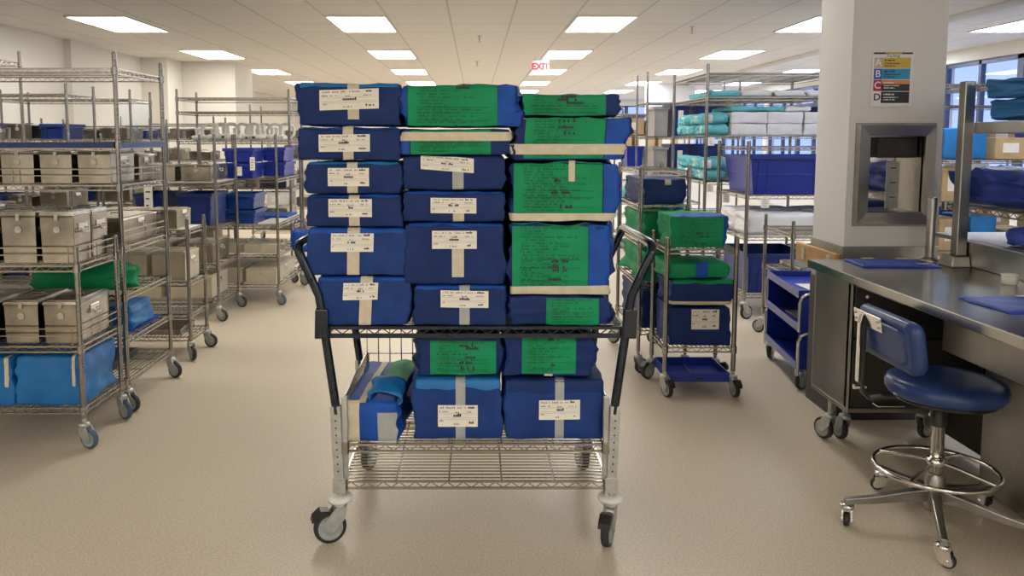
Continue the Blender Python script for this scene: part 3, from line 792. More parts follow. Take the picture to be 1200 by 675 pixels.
P('green sheeted pack second from the top of the middle pile under cream tape', -.268, .132, 1.470, 1.562, 11, G2, green=(-.84, .62, -1.02, 1.0, 0), htape=(.10, .80), ends=(('l', .86, 'royal'),))
P('green sheeted pack on top of the middle pile with crumpled blue right end', -.262, .160, 1.572, 1.722, 12, G2, green=(-.92, .62, -.98, 1.25, -.03), ends=(('r', .62, 'royal'), ('l', .93, 'royal')), wr=.009)
P('blue pack at the bottom of the right pile, green sheet covering its right half', .130, .500, .836, .944, 13, G3, green=(-.28, .78, -1.0, .9, .0), ends=(('r', .80, 'navy'),), wr=.008)
P('tallest green sheeted pack of the right pile with a drooping cream tape', .127, .498, .952, 1.214, 14, G3, green=(-.95, .56, -.80, 1.05, -.02), htape=(-1.0, -.74, 1.05, .03), ends=(('r', .57, 'royal'),), wr=.009)
P('green sheeted pack in the right pile with a small cream tab hanging on it', .129, .520, 1.224, 1.440, 15, G3, green=(-.94, .72, -.70, 1.05, -.03), htape=(-.94, -.70), ends=(('r', .74, 'royal'),), small=(.08, .20, .38, 1.05), wr=.009)
P('green sheeted pack with broad cream tape second from the top of the right pile', .147, .556, 1.450, 1.602, 16, G3, green=(-.84, .58, -.90, 1.02, .0), htape=(-.72, -.22, 1.03), ends=(('r', .60, 'royal'),), wr=.009, lean=.01)
P('slim green sheeted pack topping the right pile', .165, .524, 1.610, 1.688, 17, G3, green=(-.96, .72, -.96, 1.2, -.02), wr=.006)
# ------------------------------------------------------------------ packs on the middle shelf
G4 = 'packs on the lower shelf of the cart'
P('large navy pack on the lower shelf, centre, with azure fold over its top', -.236, .100, .386, .618, 18, G4, yf=3.0, yb=3.42, white=(-.44, .46, -.55, .18, .0), vtape=(-.04, .18, -1, 1.3, 'tape_grey'), fold=(.72, 1.6, 'azure'), wrap='cobalt')
P('large navy pack on the lower shelf, rightmost, with folded upper edge', .113, .492, .386, .616, 19, G4, yf=3.0, yb=3.42, white=(-.32, .50, -.30, .36, .02), vtape=(.0, .18, -1, 1.3, 'tape_grey'), fold=(.60, 1.5, 'navy'), wrap='cobalt')
P('green sheeted pack lying on the centre navy pack of the lower shelf', -.222, .098, .632, .780, 20, G4, yf=3.01, yb=3.42, green=(-.68, .88, -.92, .82, .0), fold=(.86, 1.5, 'navy_dark'), ends=(('r', .92, 'navy'),), wr=.007)
P('green sheeted pack lying on the rightmost navy pack of the lower shelf', .108, .448, .632, .784, 21, G4, yf=3.0, yb=3.42, green=(-.60, .60, -.86, 1.0, .0), vtape=(-.10, .08, -1.0, -.86), ends=(('r', .66, 'navy'),), wr=.008)
o = pack('wrapped_pack', 'slanting blue pack lying lengthwise at the left of the lower shelf', (-.475, -.275, 2.985, 3.50, .386, .545), 22, 'royal', G4, r=.016, bulge=.006, wr=.007, lean=.0,
         ends=(('l', .9, 'azure'),), rotz=R(-4), z_tilt=R(2))
W_ = Wrap(.20, .515, .159, 22, .016, .006, .007)
def topd(u0, u1, y0, y1, off, nu=10, nv=14): return MB().grid(lambda a, c: W_.pt((u0 + (u1 - u0) * a, y0 + (y1 - y0) * c, 1), off + .010 * math.sin(PI * a)), nu, nv)
topd(-.02, .96, -.50, .88, .006).build('printed_green_sheet', 'green', o)
b = MB().grid(lambda a, c: W_.pt((-.48 + .26 * a, -1 + 1.9 * c, 1), .005), 4, 20)
b.build('tape_strip', 'tape', o)
W_.decal(-.95, -.45, -.95, 1.2, .004, 6, 14).build('tape_strip', 'tape', o)
W_.decal(.25, .95, -.90, .55, .004, 8, 10).build('tape_patch', 'tape_grey', o)
# the open rolled mouth of its green paper
b = MB(); pr = []
for j in range(9):
    y = -.135 - .10 * j / 8; ring = []
    for i in range(24):
        t_ = 2 * PI * i / 24; k = 1 + .10 * math.sin(3 * t_ + j)
        ring.append((.045 + .066 * k * math.cos(t_), y, .192 + .036 * k * math.sin(t_) - .004 * j))
    pr.append(ring)
vs = [p for ring in pr for p in ring]
b.add(vs, [(j * 24 + i, j * 24 + (i + 1) % 24, j * 24 + 24 + (i + 1) % 24, j * 24 + 24 + i) for j in range(8) for i in range(24)], 0, True)
q = b.build('rolled_mouth', 'azure', o); q['label'] = 'open rolled blue end of the wrap'
sm = q.modifiers.new('Solidify', 'SOLIDIFY'); sm.thickness = .004

# ================================================================== the steel work table on the right
TX, TY = 1.70, 4.11
table = thing('work_table', 'long stainless steel work table with drawers against the white column', 'work table', (2.05, 3.0, 0))
def tl(b): return b
ox, oy = 2.05, 3.0
b = MB().box(1.70 - ox, 2.42 - ox, 1.7 - oy, TY - oy, .872, .914)
b.build('tabletop', 'top_steel', table, bevel=.005)
MB().box(2.375 - ox, 2.42 - ox, 1.7 - oy, TY - .16 - oy, .9145, 1.035).build('upstand', 'steel', table, bevel=.003)
MB().box(1.745 - ox, 1.76 - ox, 3.25 - oy, 3.66 - oy, .855, .8715).build('slide_rail', 'steel', table)
cab = MB().box(1.737 - ox, 1.742 - ox, 3.68 - oy, 4.09 - oy, .25, .8715).box(1.735 - ox, 2.36 - ox, 4.08 - oy, 4.09 - oy, .25, .8715).box(2.35 - ox, 2.36 - ox, 3.68 - oy, 4.08 - oy, .25, .8715)
cab.box(1.735 - ox, 2.35 - ox, 3.69 - oy, 4.08 - oy, .25, .27)
cab = cab.build('cabinet', 'steel', table, bevel=.002)
MB().box(1.737 - ox, 2.348 - ox, 3.70 - oy, 3.72 - oy, .27, .87).build('cabinet_face', 'dark_shade_steel', cab)  # dark colour paints in the kneehole shade; same for the drawers below
for (z0, z1, nm) in ((.615, .855, 'drawer'), (.285, .60, 'drawer')):
    d = MB().box(1.75 - ox, 2.335 - ox, 3.682 - oy, 3.70 - oy, z0, z1).build(nm, 'dark_shade_steel', table, bevel=.004)
    MB().cyl((1.80 - ox, 3.682 - oy, z1 - .05), (1.80 - ox, 3.670 - oy, z1 - .05), .008, n=12).build('lock', 'bright', d)
MB().box(2.02 - ox, 2.40 - ox, 1.8 - oy, 3.44 - oy, .618, .8715).build('drawer', 'steel', table, bevel=.004)
MB().cyl((2.09 - ox, 3.455 - oy, .76), (2.09 - ox, 3.455 - oy, .83), .004, n=8).cyl((2.09 - ox, 3.44 - oy, .80), (2.09 - ox, 3.456 - oy, .80), .004, n=8).build('latch', 'bright', table)
b = MB().box(2.19 - ox, 2.20 - ox, 1.8 - oy, 3.40 - oy, .02, .60).box(2.20 - ox, 2.40 - ox, 3.39 - oy, 3.40 - oy, .02, .60)
b.build('knee_panel', 'steel', table, bevel=.002)
for (x, y, rr) in ((1.80, 4.00, 2.0), (1.87, 3.99, 1.7), (2.28, 4.02, .5), (2.3, 1.9, .5)):
    if y > 3: caster(table, x - ox, y - oy, .25, .055, .03, rr, .035, 'rubber', False, False)
MB().box(2.365 - ox, 2.372 - ox, 1.72 - oy, 4.09 - oy, .05, .8715).build('back_panel', 'dark_shade_steel', table)
for y in (1.85, 3.3): MB().cyl((2.28 - ox, y - oy, 0), (2.28 - ox, y - oy, .02), .03, n=16).build('foot', 'black', table)

# shelf unit standing on the table's far right corner
h = thing('shelf_unit', 'steel shelf unit with square uprights standing along the back of the work table', 'shelf unit', (2.37, 3.9, .9145))
hx, hy, hz = 2.37, 3.9, .9145
for (x, y) in ((2.345, 3.90), (2.345, 2.0)):
    MB().box(x - .026 - hx, x + .026 - hx, y - .026 - hy, y + .026 - hy, .05, 1.80 - hz).build('upright', 'steel', h, bevel=.005)
    b = MB(); b.hexa([(x - .065 - hx, y - .06 - hy, 0), (x + .028 - hx, y - .06 - hy, 0), (x - .065 - hx, y + .06 - hy, 0), (x + .028 - hx, y + .06 - hy, 0), (x - .05 - hx, y - .045 - hy, .05), (x + .028 - hx, y - .045 - hy, .05), (x - .05 - hx, y + .045 - hy, .05), (x + .028 - hx, y + .045 - hy, .05)])
    b.build('foot', 'steel', h, bevel=.004)
for y in (3.90, 2.0): MB().box(2.90 - hx, 2.94 - hx, y - .02 - hy, y + .02 - hy, -.9145, 1.80 - hz).build('upright', 'steel', h, bevel=.004)
MB().box(2.372 - hx, 2.94 - hx, 1.95 - hy, 3.88 - hy, 1.552 - hz, 1.606 - hz).build('top_shelf', 'steel', h, bevel=.004)
MB().box(2.425 - hx, 2.94 - hx, 1.95 - hy, 4.27 - hy, 1.015 - hz, 1.035 - hz).build('lower_shelf', 'steel', h, bevel=.003)
sm_ = shelf_mb(.46, 2.27, False, .03); sm_.build('wire_shelf', 'chrome', h, (2.715 - hx, 3.135 - hy, 1.19 - hz))
b = MB()
for y in (3.86, 3.5, 3.1, 2.7, 2.3): b.cyl((2.905 - hx, y - hy, 1.03 - hz), (2.905 - hx, y - hy, 1.57 - hz), .010, n=8)
b.build('back_rods', 'steel', h)

t = thing('short_post', 'short steel tube on a round flange at the far end of the work table', 'post', (2.285, 4.04, .9145))
MB().lathe([(.045, 0), (.046, .006), (.028, .016), (.022, .022)], 24).build('flange', 'steel', t)
MB().lathe([(.0215, .016), (.0215, .315), (.019, .322), (.010, .323)], 20).build('tube', 'steel', t)

def sheet(label, x0, x1, y0, y1, z, seed, rot=0):
    cx, cy = (x0 + x1) / 2, (y0 + y1) / 2; w, d = x1 - x0, y1 - y0
    ns = Vector((seed * 3.3, seed * 1.7, 0))
    b = MB()
    def fn(a, c, top):
        x, y = (a - .5) * w, (c - .5) * d
        e = max(abs(a - .5), abs(c - .5)) * 2
        x += noise.noise(Vector((y * 14, a * 2, 1)) + ns) * .012 * (abs(a - .5) > .49); y += noise.noise(Vector((x * 14, c * 2, 5)) + ns) * .010 * (abs(c - .5) > .49)
        zz = .001 + (.007 + .006 * abs(noise.noise(Vector((x * 9, y * 9, 3)) + ns))) * top * (1 if e < .97 else .55)
        return (x, y, zz)
    b.grid(lambda a, c: fn(a, c, 1), 26, 20); b.grid(lambda a, c: fn(a, c, 0), 26, 20)
    k = 27
    rim = [i for i in range(27)] + [j * 27 + 26 for j in range(1, 21)] + [20 * 27 + i for i in range(25, -1, -1)] + [j * 27 for j in range(19, 0, -1)]
    o0 = 27 * 21
    b.f += [[rim[i], rim[(i + 1) % len(rim)], rim[(i + 1) % len(rim)] + o0, rim[i] + o0] for i in range(len(rim))]
    b.m += [0] * len(rim); b.s += [False] * len(rim)
    o = b.build('folded_wrap_sheet', 'periwinkle', None, (cx, cy, z), (0, 0, rot))
    tag(o, label, 'wrap sheet', 'blue sheets on the work table')
    rnd = random.Random(seed)
    for k in range(3):
        u = rnd.uniform(-.35, .25) * w; v = rnd.choice((-1, 1)) * d * .36
        MB().box(u, u + w * .16, v - .008, v + .012, .0145, .0165).build('tape_strip', 'tape', o, bevel=.001)
    return o
sheet('folded blue wrap sheet at the far end of the steel table', 1.86, 2.23, 3.83, 4.06, .9145, 2, R(-4))
sheet('folded blue wrap sheet lying nearer on the steel table, below the white cup', 1.87, 2.26, 2.82, 3.09, .9145, 5, R(3))
t = thing('cup', 'small white cup on the steel table', 'cup', (2.262, 3.39, .9145))
MB().lathe([(.024, 0), (.029, .004), (.031, .042), (.029, .043), (.027, .02), (.002, .012)], 24).build('bowl', 'white_plastic', t)
MB().lathe([(.0315, .036), (.0335, .040), (.0315, .044), (.029, .0435)], 24).build('rim', 'white_plastic', t)

# packs on the shelf unit
HG = 'blue packs on the shelf unit of the work table'
pack('wrapped_pack', 'bright blue pack on top of the shelf unit, lower of the two', (2.40, 2.88, 3.25, 3.80, 1.612, 1.705), 31, 'azure', HG, r=.02, bulge=.006, wr=.010, vtape=(-.62, -.52, -1, 1.2, 'navy_dark'))
pack('wrapped_pack', 'bright blue pack on top of the shelf unit, upper of the two', (2.385, 2.86, 3.24, 3.80, 1.712, 1.80), 32, 'azure', HG, r=.02, bulge=.006, wr=.010, vtape=(-.56, -.46, -1, 1.2, 'navy_dark'))
pack('wrapped_bundle', 'royal blue cloth bundle slumped across the wire shelf behind the short steel tube', (2.50, 2.93, 3.60, 4.22, 1.195, 1.37), 33, 'periwinkle', HG, r=.05, bulge=.03, wr=.020, lean=-.04, cat='cloth bundle')
pack('wrapped_bundle', 'royal blue bundle with tape ends in front of the slumped one on the wire shelf', (2.49, 2.90, 3.16, 3.52, 1.195, 1.315), 34, 'periwinkle', HG, r=.05, bulge=.02, wr=.014, cat='cloth bundle', vtape=(-.85, -.7, -1, 1.2, 'tape'))
pack('wrapped_pack', 'flat royal blue pack lying under the wire shelf behind the upstand', (2.47, 2.84, 3.36, 3.74, 1.037, 1.12), 35, 'periwinkle', HG, r=.03, bulge=.008, wr=.008, vtape=(-.7, -.5, -1, 1.2, 'black'))
t = pack('tote_bag', 'deep blue cloth bag at the right picture edge with a cream cloth on top', (2.49, 2.83, 2.76, 3.08, 1.1955, 1.36), 36, 'periwinkle', None, r=.03, bulge=.014, wr=.012, cat='bag', z_tilt=0)
W_ = Wrap(.30, .26, .055, 37, .025, .02, .012); W_.body(14, 10, 8).build('cream_cloth', 'cream', t, (0, 0, .165), merge=True)

# ================================================================== the stool
SX, SY = 1.815, 3.085
ZS = .028
st = thing('stool', 'blue vinyl stool on a chrome five-legged base with foot ring and back pad', 'stool', (SX, SY, 0))
MB().lathe([(.03, .500), (.180, .500), (.203, .508), (.214, .525), (.216, .545), (.208, .562), (.188, .573), (.14, .578), (.06, .5785), (.004, .578)], 48, (.02, 0, ZS)).build('seat', 'vinyl', st)
MB().lathe([(.03, .485), (.18, .487), (.185, .4995), (.03, .4995)], 40, (.02, 0, ZS)).build('seat_pan', 'black', st)
MB().lathe([(.030, .410), (.030, .485 + ZS), (.02, .486 + ZS)], 20).build('gas_sleeve', 'black', st)
MB().lathe([(.019, .20), (.0245, .205), (.0245, .415), (.028, .417), (.028, .425), (.02, .428)], 20).build('column', 'bright', st)
MB().lathe([(.02, .065), (.036, .068), (.040, .11), (.036, .20), (.027, .215)], 20).build('base_hub', 'steel', st)
b = MB(); Rr = .222
b.tube([(Rr * math.cos(2 * PI * i / 48), Rr * math.sin(2 * PI * i / 48), .235) for i in range(48)], .0095, 10, True)
b.build('foot_ring', 'bright', st)
b = MB()
for a in (R(128), R(-52), R(38), R(218)):
    b.tube([(.03 * math.cos(a), .03 * math.sin(a), .262), (.08 * math.cos(a), .08 * math.sin(a), .258), (Rr * math.cos(a), Rr * math.sin(a), .236)], .008, 8)
b.lathe([(.026, .245), (.036, .248), (.036, .278), (.026, .281)], 20)
b.build('ring_bracket', 'bright', st)
for a in (-114, 177, 97, -42, 26):
    a = R(a); Rl = .335; c, s = math.cos(a), math.sin(a)
    b = MB(); n_ = (-s, c)
    prof = [(.03, .155, .105, .020), (.10, .145, .105, .018), (.24, .118, .088, .014), (Rl + .012, .105, .082, .012)]
    vs = []
    for (rr, zt, zb, hw) in prof:
        for (sg, z) in ((-1, zb), (1, zb), (1, zt), (-1, zt)): vs.append((rr * c + sg * hw * n_[0], rr * s + sg * hw * n_[1], z))
    fs = [(0, 1, 2, 3), (15, 14, 13, 12)]
    for j in range(3): fs += [(j * 4 + i, j * 4 + (i + 1) % 4, j * 4 + 4 + (i + 1) % 4, j * 4 + 4 + i) for i in range(4)]
    b.add(vs, fs); b.build('leg', 'steel', st, bevel=.003)
    caster(st, Rl * c, Rl * s, .088, .027, .022, a + 1.2, .016, 'rubber', False, False, 'bright')
# back pad: rounded slab facing +x, seen from behind
def pad(w, h_, th, r_, n=9):
    out = []
    for cx_, cz_, a0 in ((w / 2 - r_, h_ / 2 - r_, 0), (-w / 2 + r_, h_ / 2 - r_, 90), (-w / 2 + r_, -h_ / 2 + r_, 180), (w / 2 - r_, -h_ / 2 + r_, 270)):
        for i in range(n): t_ = R(a0 + 90 * i / (n - 1)); out.append((cx_ + r_ * math.cos(t_), cz_ + r_ * math.sin(t_)))
    return out
def pad_mb(w, h_, th, r_, curve=.03, e=.016):
    b = MB(); rings = []
    for (ins, x) in ((e * 1.6, -th / 2), (e * .5, -th / 2 + e * .25), (0, -th / 2 + e), (0, th / 2 - e), (e * .5, th / 2 - e * .25), (e * 1.6, th / 2)):
        rings.append([(x + curve * (1 - (2 * p / w) ** 2), p, q) for p, q in pad(w - 2 * ins, h_ - 2 * ins, th, max(.01, r_ - ins))])
    n = len(rings[0]); vs = [p for r_ in rings for p in r_]
    b.add(vs, [(j * n + i, j * n + (i + 1) % n, j * n + n + (i + 1) % n, j * n + n + i) for j in range(len(rings) - 1) for i in range(n)], 0, True)
    b.add(rings[0], [tuple(range(n))], 0, True); b.add(rings[-1], [tuple(range(n))], 0, True)
    return b
br = (0, R(-8), R(0)); bl = (1.605 - SX, 3.055 - SY, .768)
bk = pad_mb(.42, .20, .05, .045, -.035).build('backrest', 'vinyl', st, bl, br)
pad_mb(.33, .135, .014, .035, -.034, .005).build('back_panel', 'vinyl', bk, (-.030, 0, 0))
b = MB().box(-.052, -.046, -.02, .20, .028, .085)
b.build('bracket_plate', 'bright', bk, bevel=.002)
for y in (.0, .185):
    for z in (.045, .068): MB().cyl((-.050, y, z), (-.056, y, z), .0055, n=10).build('bolt', 'zinc', bk)
ax, ay = 1.542 - SX, 3.165 - SY
arm = [(ax + .01, ay, .835), (ax, ay, .80), (ax, ay, .56), (ax + .008, ay, .520), (ax + .035, ay, .492), (ax + .08, ay - .01, .490 + ZS * .5), (.0, ay - .05, .480 + ZS)]
b = MB(); hw = .016
def flat(pts, hw, th):
    b = MB(); vs = []
    for i, p in enumerate(pts):
        p = Vector(p); q = Vector(pts[min(i + 1, len(pts) - 1)]) - Vector(pts[max(i - 1, 0)]); q.normalize()
        nn = Vector((-q.z, 0, q.x)).normalized() * th
        for (sg, st_) in ((-1, -1), (1, -1), (1, 1), (-1, 1)): vs.append(p + Vector((0, sg * hw, 0)) + nn * st_)
    k = len(pts); fs = [(0, 1, 2, 3), tuple(range(4 * k - 1, 4 * k - 5, -1))]
    for j in range(k - 1): fs += [(j * 4 + i, j * 4 + (i + 1) % 4, j * 4 + 4 + (i + 1) % 4, j * 4 + 4 + i) for i in range(4)]
    return b.add(vs, fs)
flat(arm, .018, .006).build('back_arm', 'black', st, bevel=.002)
flat([(p[0] - .013, p[1] + .006, p[2]) for p in arm[:3]], .010, .004).build('arm_bar', 'bright', st, bevel=.002)
MB().cyl((ax - .028, ay, .540), (ax + .02, ay, .540), .010, n=12).build('tension_knob', 'bright', st)
MB().box(ax + .05, ax + .16, ay - .045, ay + .0, .470, .4755).build('arm_plate', 'bright', st, bevel=.002)

# ================================================================== left aisle: racks and their loads
LG = 'wire racks on the left'
# --- low basket cart nearest on the left
rack('basket_cart', 'low wire cart nearest on the left with steel containers and bright blue packs', -3.05, -1.938, 3.90, 4.33, 1.0, [.205, .515, .915], 'cart', LG, .05, 'rubber_blue', ledges=(1, 2), crot=(.4, -.35, .4, -.6))
AZ = 'bright blue packs at the bottom of the left cart'
pack('wrapped_pack', 'bright azure pack on the bottom shelf of the nearest left cart, aisle side', (-2.275, -1.955, 3.92, 4.30, .207, .458), 41, 'azure', AZ, r=.014, bulge=.006, wr=.006, vtape=(.76, .86, -.2, 1.3), cat='wrapped pack', ends=(('r', 1.0, 'azure'),))
pack('wrapped_pack', 'bright azure pack at the left picture edge, bottom shelf of the nearest cart', (-2.62, -2.295, 3.92, 4.30, .207, .45), 42, 'azure', AZ, r=.014, bulge=.006, wr=.007, vtape=(.80, .92, -.2, 1.4))
names3 = ['aisle end', 'second from aisle', 'third from aisle', 'fourth from aisle', 'fifth from aisle', 'sixth from aisle']
def row(where, xs, y0, y1, z0, z1, m_='can_steel', grp='steel instrument containers', **k):
    for i, (a, b_) in enumerate(xs):
        container('%s, %s, %s' % ({'can_steel': 'steel container', 'can_beige': 'beige container', 'cream': 'tan case'}[m_], names3[i], where), a, b_, y0, y1, z0, z1 if not isinstance(z1, (list, tuple)) else z1[i], m_, grp, **k)
row('front of the top shelf of the nearest left cart', [(-2.125, -1.955), (-2.315, -2.14), (-2.505, -2.33), (-2.695, -2.52)], 3.925, 4.11, .918, 1.19)
row('back of the top shelf of the nearest left cart', [(-2.125, -1.96), (-2.315, -2.14), (-2.505, -2.33)], 4.13, 4.305, .918, 1.185)
row('middle shelf of the nearest left cart', [(-2.13, -1.955), (-2.325, -2.15), (-2.52, -2.345)], 3.925, 4.28, .518, .745)
# --- tall rack behind it
rack('tall_rack', 'tall wire rack second on the left, blue strip along its eye level shelf', -3.12, -1.955, 4.45, 5.10, 1.985, [.185, .41, .66, .93, 1.275, 1.505, 1.91], 'shelf rack', LG, .05, 'rubber', ledges=(4, 3), crot=(.4, -.4, .4, -.4))
o = MB().box(-3.10, -1.97, 4.43, 4.444, 1.478, 1.508).build('shelf_strip', 'liner'); tag(o, 'blue plastic strip clipped along the eye level shelf of the tall left rack', 'shelf strip')
o = MB().box(-1.951, -1.943, 4.47, 5.08, 1.478, 1.508).build('shelf_strip', 'liner'); tag(o, 'short blue plastic strip on the aisle end of the tall left rack', 'shelf strip')
row('upper basket shelf of the tall left rack', [(-2.20, -2.01), (-2.41, -2.225), (-2.625, -2.435), (-2.84, -2.65)], 4.48, 4.80, 1.278, 1.475)
row('back of the upper basket shelf of the tall left rack', [(-2.20, -2.0), (-2.44, -2.22)], 4.84, 5.07, 1.278, 1.45, 'can_beige', 'beige instrument containers')
row('waist level shelf of the tall left rack', [(-2.28, -1.99), (-2.60, -2.30), (-2.92, -2.62)], 4.55, 5.05, .933, 1.09, 'can_beige', 'beige instrument containers')
pack('wrapped_pack', 'green cloth pack lying on the knee level shelf of the tall left rack', (-2.52, -2.02, 4.50, 4.85, .664, .80), 43, 'green', None, r=.05, bulge=.02, wr=.014)
pack('wrapped_pack', 'mid blue pack on the low shelf of the tall left rack', (-2.2, -2.0, 4.62, 4.95, .414, .56), 44, 'azure', None, r=.016, wr=.006)
o = MB().box(-2.9, -1.99, 4.5, 5.06, .412, .418).build('shelf_sheet', 'royal'); tag(o, 'blue liner sheet on the low shelf of the tall left rack', 'liner sheet')
tag(MB().box(-2.62, -2.1, 4.55, 4.95, .187, .235).build('instrument_tray', 'dark_shade_steel', bevel=.006), 'dark flat tray on the bottom shelf of the tall left rack', 'tray')
# --- low cart third
rack('utility_cart', 'low wire cart third on the left with tan cases', -3.05, -1.975, 5.52, 5.86, .97, [.16, .32, .545, .905], 'cart', LG, .05, 'black', crot=(.4, -.9, .4, -.2), liners=((3, 'liner_white'),))
row('third shelf of the low left cart, tan', [(-2.24, -2.0), (-2.52, -2.27), (-2.82, -2.55)], 5.54, 5.83, .548, .76, 'cream', 'tan instrument cases', name='instrument_case')
row('top of the low left cart', [(-2.3, -2.05), (-2.62, -2.34), (-2.95, -2.66)], 5.55, 5.83, .909, 1.05, 'can_beige', 'beige instrument containers')
tag(MB().box(-2.9, -2.05, 5.55, 5.83, .162, .21).build('instrument_tray', 'can_steel', bevel=.006), 'flat steel tray at the bottom of the low left cart', 'tray')
# --- fourth
rack('mid_rack', 'shoulder high wire rack fourth on the left', -3.35, -2.15, 6.70, 7.28, 1.56, [.18, .48, .80, 1.165], 'shelf rack', LG, .05, 'rubber', crot=(.4, -.3, .4, -.4), liners=((3, 'liner_white'),))
tote('navy bin on the fourth left rack, aisle end', -2.5, -2.2, 6.75, 7.2, .803, 1.07, 'bin_dark', 'navy and blue bins on the left racks')
tote('navy bin on the fourth left rack, second from the aisle', -2.86, -2.56, 6.75, 7.2, .803, 1.07, 'bin_dark', 'navy and blue bins on the left racks')
row('low shelf of the fourth left rack', [(-2.5, -2.2), (-2.85, -2.55), (-3.2, -2.9)], 6.75, 7.2, .483, .66, 'can_beige', 'beige instrument containers')
row('top shelf of the fourth left rack', [(-2.46, -2.2), (-2.78, -2.5), (-3.1, -2.82)], 6.76, 7.22, 1.17, 1.32, 'can_steel')
row('bottom shelf of the fourth left rack', [(-2.6, -2.22), (-3.05, -2.65)], 6.75, 7.2, .183, .38, 'cream', 'tan instrument cases', name='instrument_case')
# --- fifth: blue totes
rack('bin_rack', 'wire rack with blue bins at the far end of the left aisle', -2.50, -1.81, 7.38, 8.38, 1.56, [.19, .47, .74, 1.16], 'shelf rack', LG, .05, 'rubber_blue', crot=(.4, -.5, .4, -.3))
BG = 'navy and blue bins on the left racks'
tote('blue bin with a white card, top shelf of the far left rack', -2.31, -2.02, 7.42, 7.80, 1.163, 1.30, 'bin', BG, card=True)
tote('blue bin nested on the nearer bin of the far left rack', -2.31, -2.02, 7.42, 7.80, 1.31, 1.44, 'bin', BG)
tote('blue bin at the back of the far left rack top shelf', -2.08, -1.84, 7.88, 8.34, 1.163, 1.30, 'bin', BG)
tote('blue bin stacked on the back one of the far left rack', -2.08, -1.84, 7.88, 8.34, 1.31, 1.44, 'bin', BG)
tote('navy bin on the second shelf of the far left rack, lower of two', -2.33, -2.02, 7.42, 7.85, .743, .87, 'bin_mid', BG)
tote('navy bin on the second shelf of the far left rack, upper of two', -2.33, -2.02, 7.42, 7.85, .88, 1.02, 'bin_mid', BG)
tag(MB().box(-2.0, -1.83, 7.42, 8.3, .742, .752).build('folded_sheet', 'liner_white'), 'white paper sheet beside the navy bins of the far left rack', 'sheet')
tag(MB().box(-2.45, -1.84, 7.9, 8.34, .742, .775).build('folded_sheet', 'royal', bevel=.006), 'blue folded sheet behind the navy bins of the far left rack', 'sheet')
row('third shelf of the far left rack', [(-2.14, -1.84), (-2.47, -2.17)], 7.42, 7.9, .473, .565, 'cream', 'tan instrument cases', name='instrument_case')
row('bottom shelf of the far left rack', [(-2.13, -1.84), (-2.46, -2.16)], 7.42, 8.2, .193, .345, 'cream', 'tan instrument cases', name='instrument_case')
o = pack('shoulder_bag', 'small royal blue bag hanging at the end of the far left rack', (-1.775, -1.59, 7.70, 7.9, .44, .63), 45, 'royal', None, r=.04, bulge=.02, wr=.012, cat='bag')
MB().tube([(-.06, 0, .16), (-.075, 0, .26), (-.05, 0, .315), (.02, 0, .28), (.06, 0, .17)], .006, 6).build('strap', 'royal', o)
# --- sixth: tall rack with loose instruments
rack('tall_rack', 'tall wire rack with loose white instruments, behind the blue bins on the left', -3.12, -1.95, 8.55, 9.15, 2.03, [.2, .6, 1.0, 1.50, 1.81, 1.955], 'shelf rack', LG, .05, 'rubber')
rnd = random.Random(4)
for i in range(18):
    t = thing('hand_drill', 'small white and steel powered instrument among many on the far left rack', 'instrument', (-2.98 + .108 * (i % 9) + rnd.uniform(-.012, .012), (8.70, 8.95)[i // 9], 1.503), PI / 2 + rnd.uniform(-.2, .2) + PI * rnd.randint(0, 1), 'loose instruments on the far left rack'); t.scale = (1.1, 1.2, 1.0 + .35 * (i % 4) / 3)
    if i % 3 == 1: t.rotation_euler = (PI / 2, 0, PI / 2 + rnd.uniform(-.3, .3)); t.location.z += .036; t.location.x += .03
    cached('body', 'drill', lambda: MB().lathe([(.012, -.09), (.026, -.08), (.028, .03), (.018, .06), (.010, .09)], 14, (0, 0, .03), 'x'), [('white_plastic')], t)
    cached('handle', 'drillh', lambda: MB().hexa([(-.07, -.014, .03), (-.03, -.014, .03), (-.07, .014, .03), (-.03, .014, .03), (-.05, -.014, .14), (-.005, -.014, .14), (-.05, .014, .14), (-.005, .014, .14)]), ['zinc' if i % 2 else 'white_plastic'], t, bevel=.004)
    cached('chuck', 'drillc', lambda: MB().lathe([(.009, .085), (.012, .09), (.010, .12), (.004, .13)], 10, (0, 0, .03), 'x'), ['black'], t)
for i in range(8):
    t = tag(cached('hose_coil', ('coil', i % 3), lambda: MB().tube([((.085 + .010 * math.sin(k * .7)) * math.cos(k * PI / 12), .010 * math.sin(k * .31 + i), .10 + (.085 + .012 * math.sin(k * .45 + i)) * math.sin(k * PI / 12)) for k in range(84)], .009, 6), ['white_plastic'], None, (-2.96 + .122 * i, 9.07 + .01 * (i % 2), 1.505), (R(-6), 0, R(-8 + 5 * (i % 4)))),
            'coil of white hose standing at the back of the instrument shelf, far left rack', 'hose coil', 'white hose coils on the far left rack')
row('third shelf of the rack behind the blue bins', [(-2.3, -2.0), (-2.65, -2.35), (-3.0, -2.7)], 8.6, 9.1, 1.003, 1.2, 'can_steel')
row('second shelf of the rack behind the blue bins', [(-2.3, -2.0), (-2.65, -2.35), (-3.0, -2.7)], 8.6, 9.1, .603, .8, 'can_beige', 'beige instrument containers')
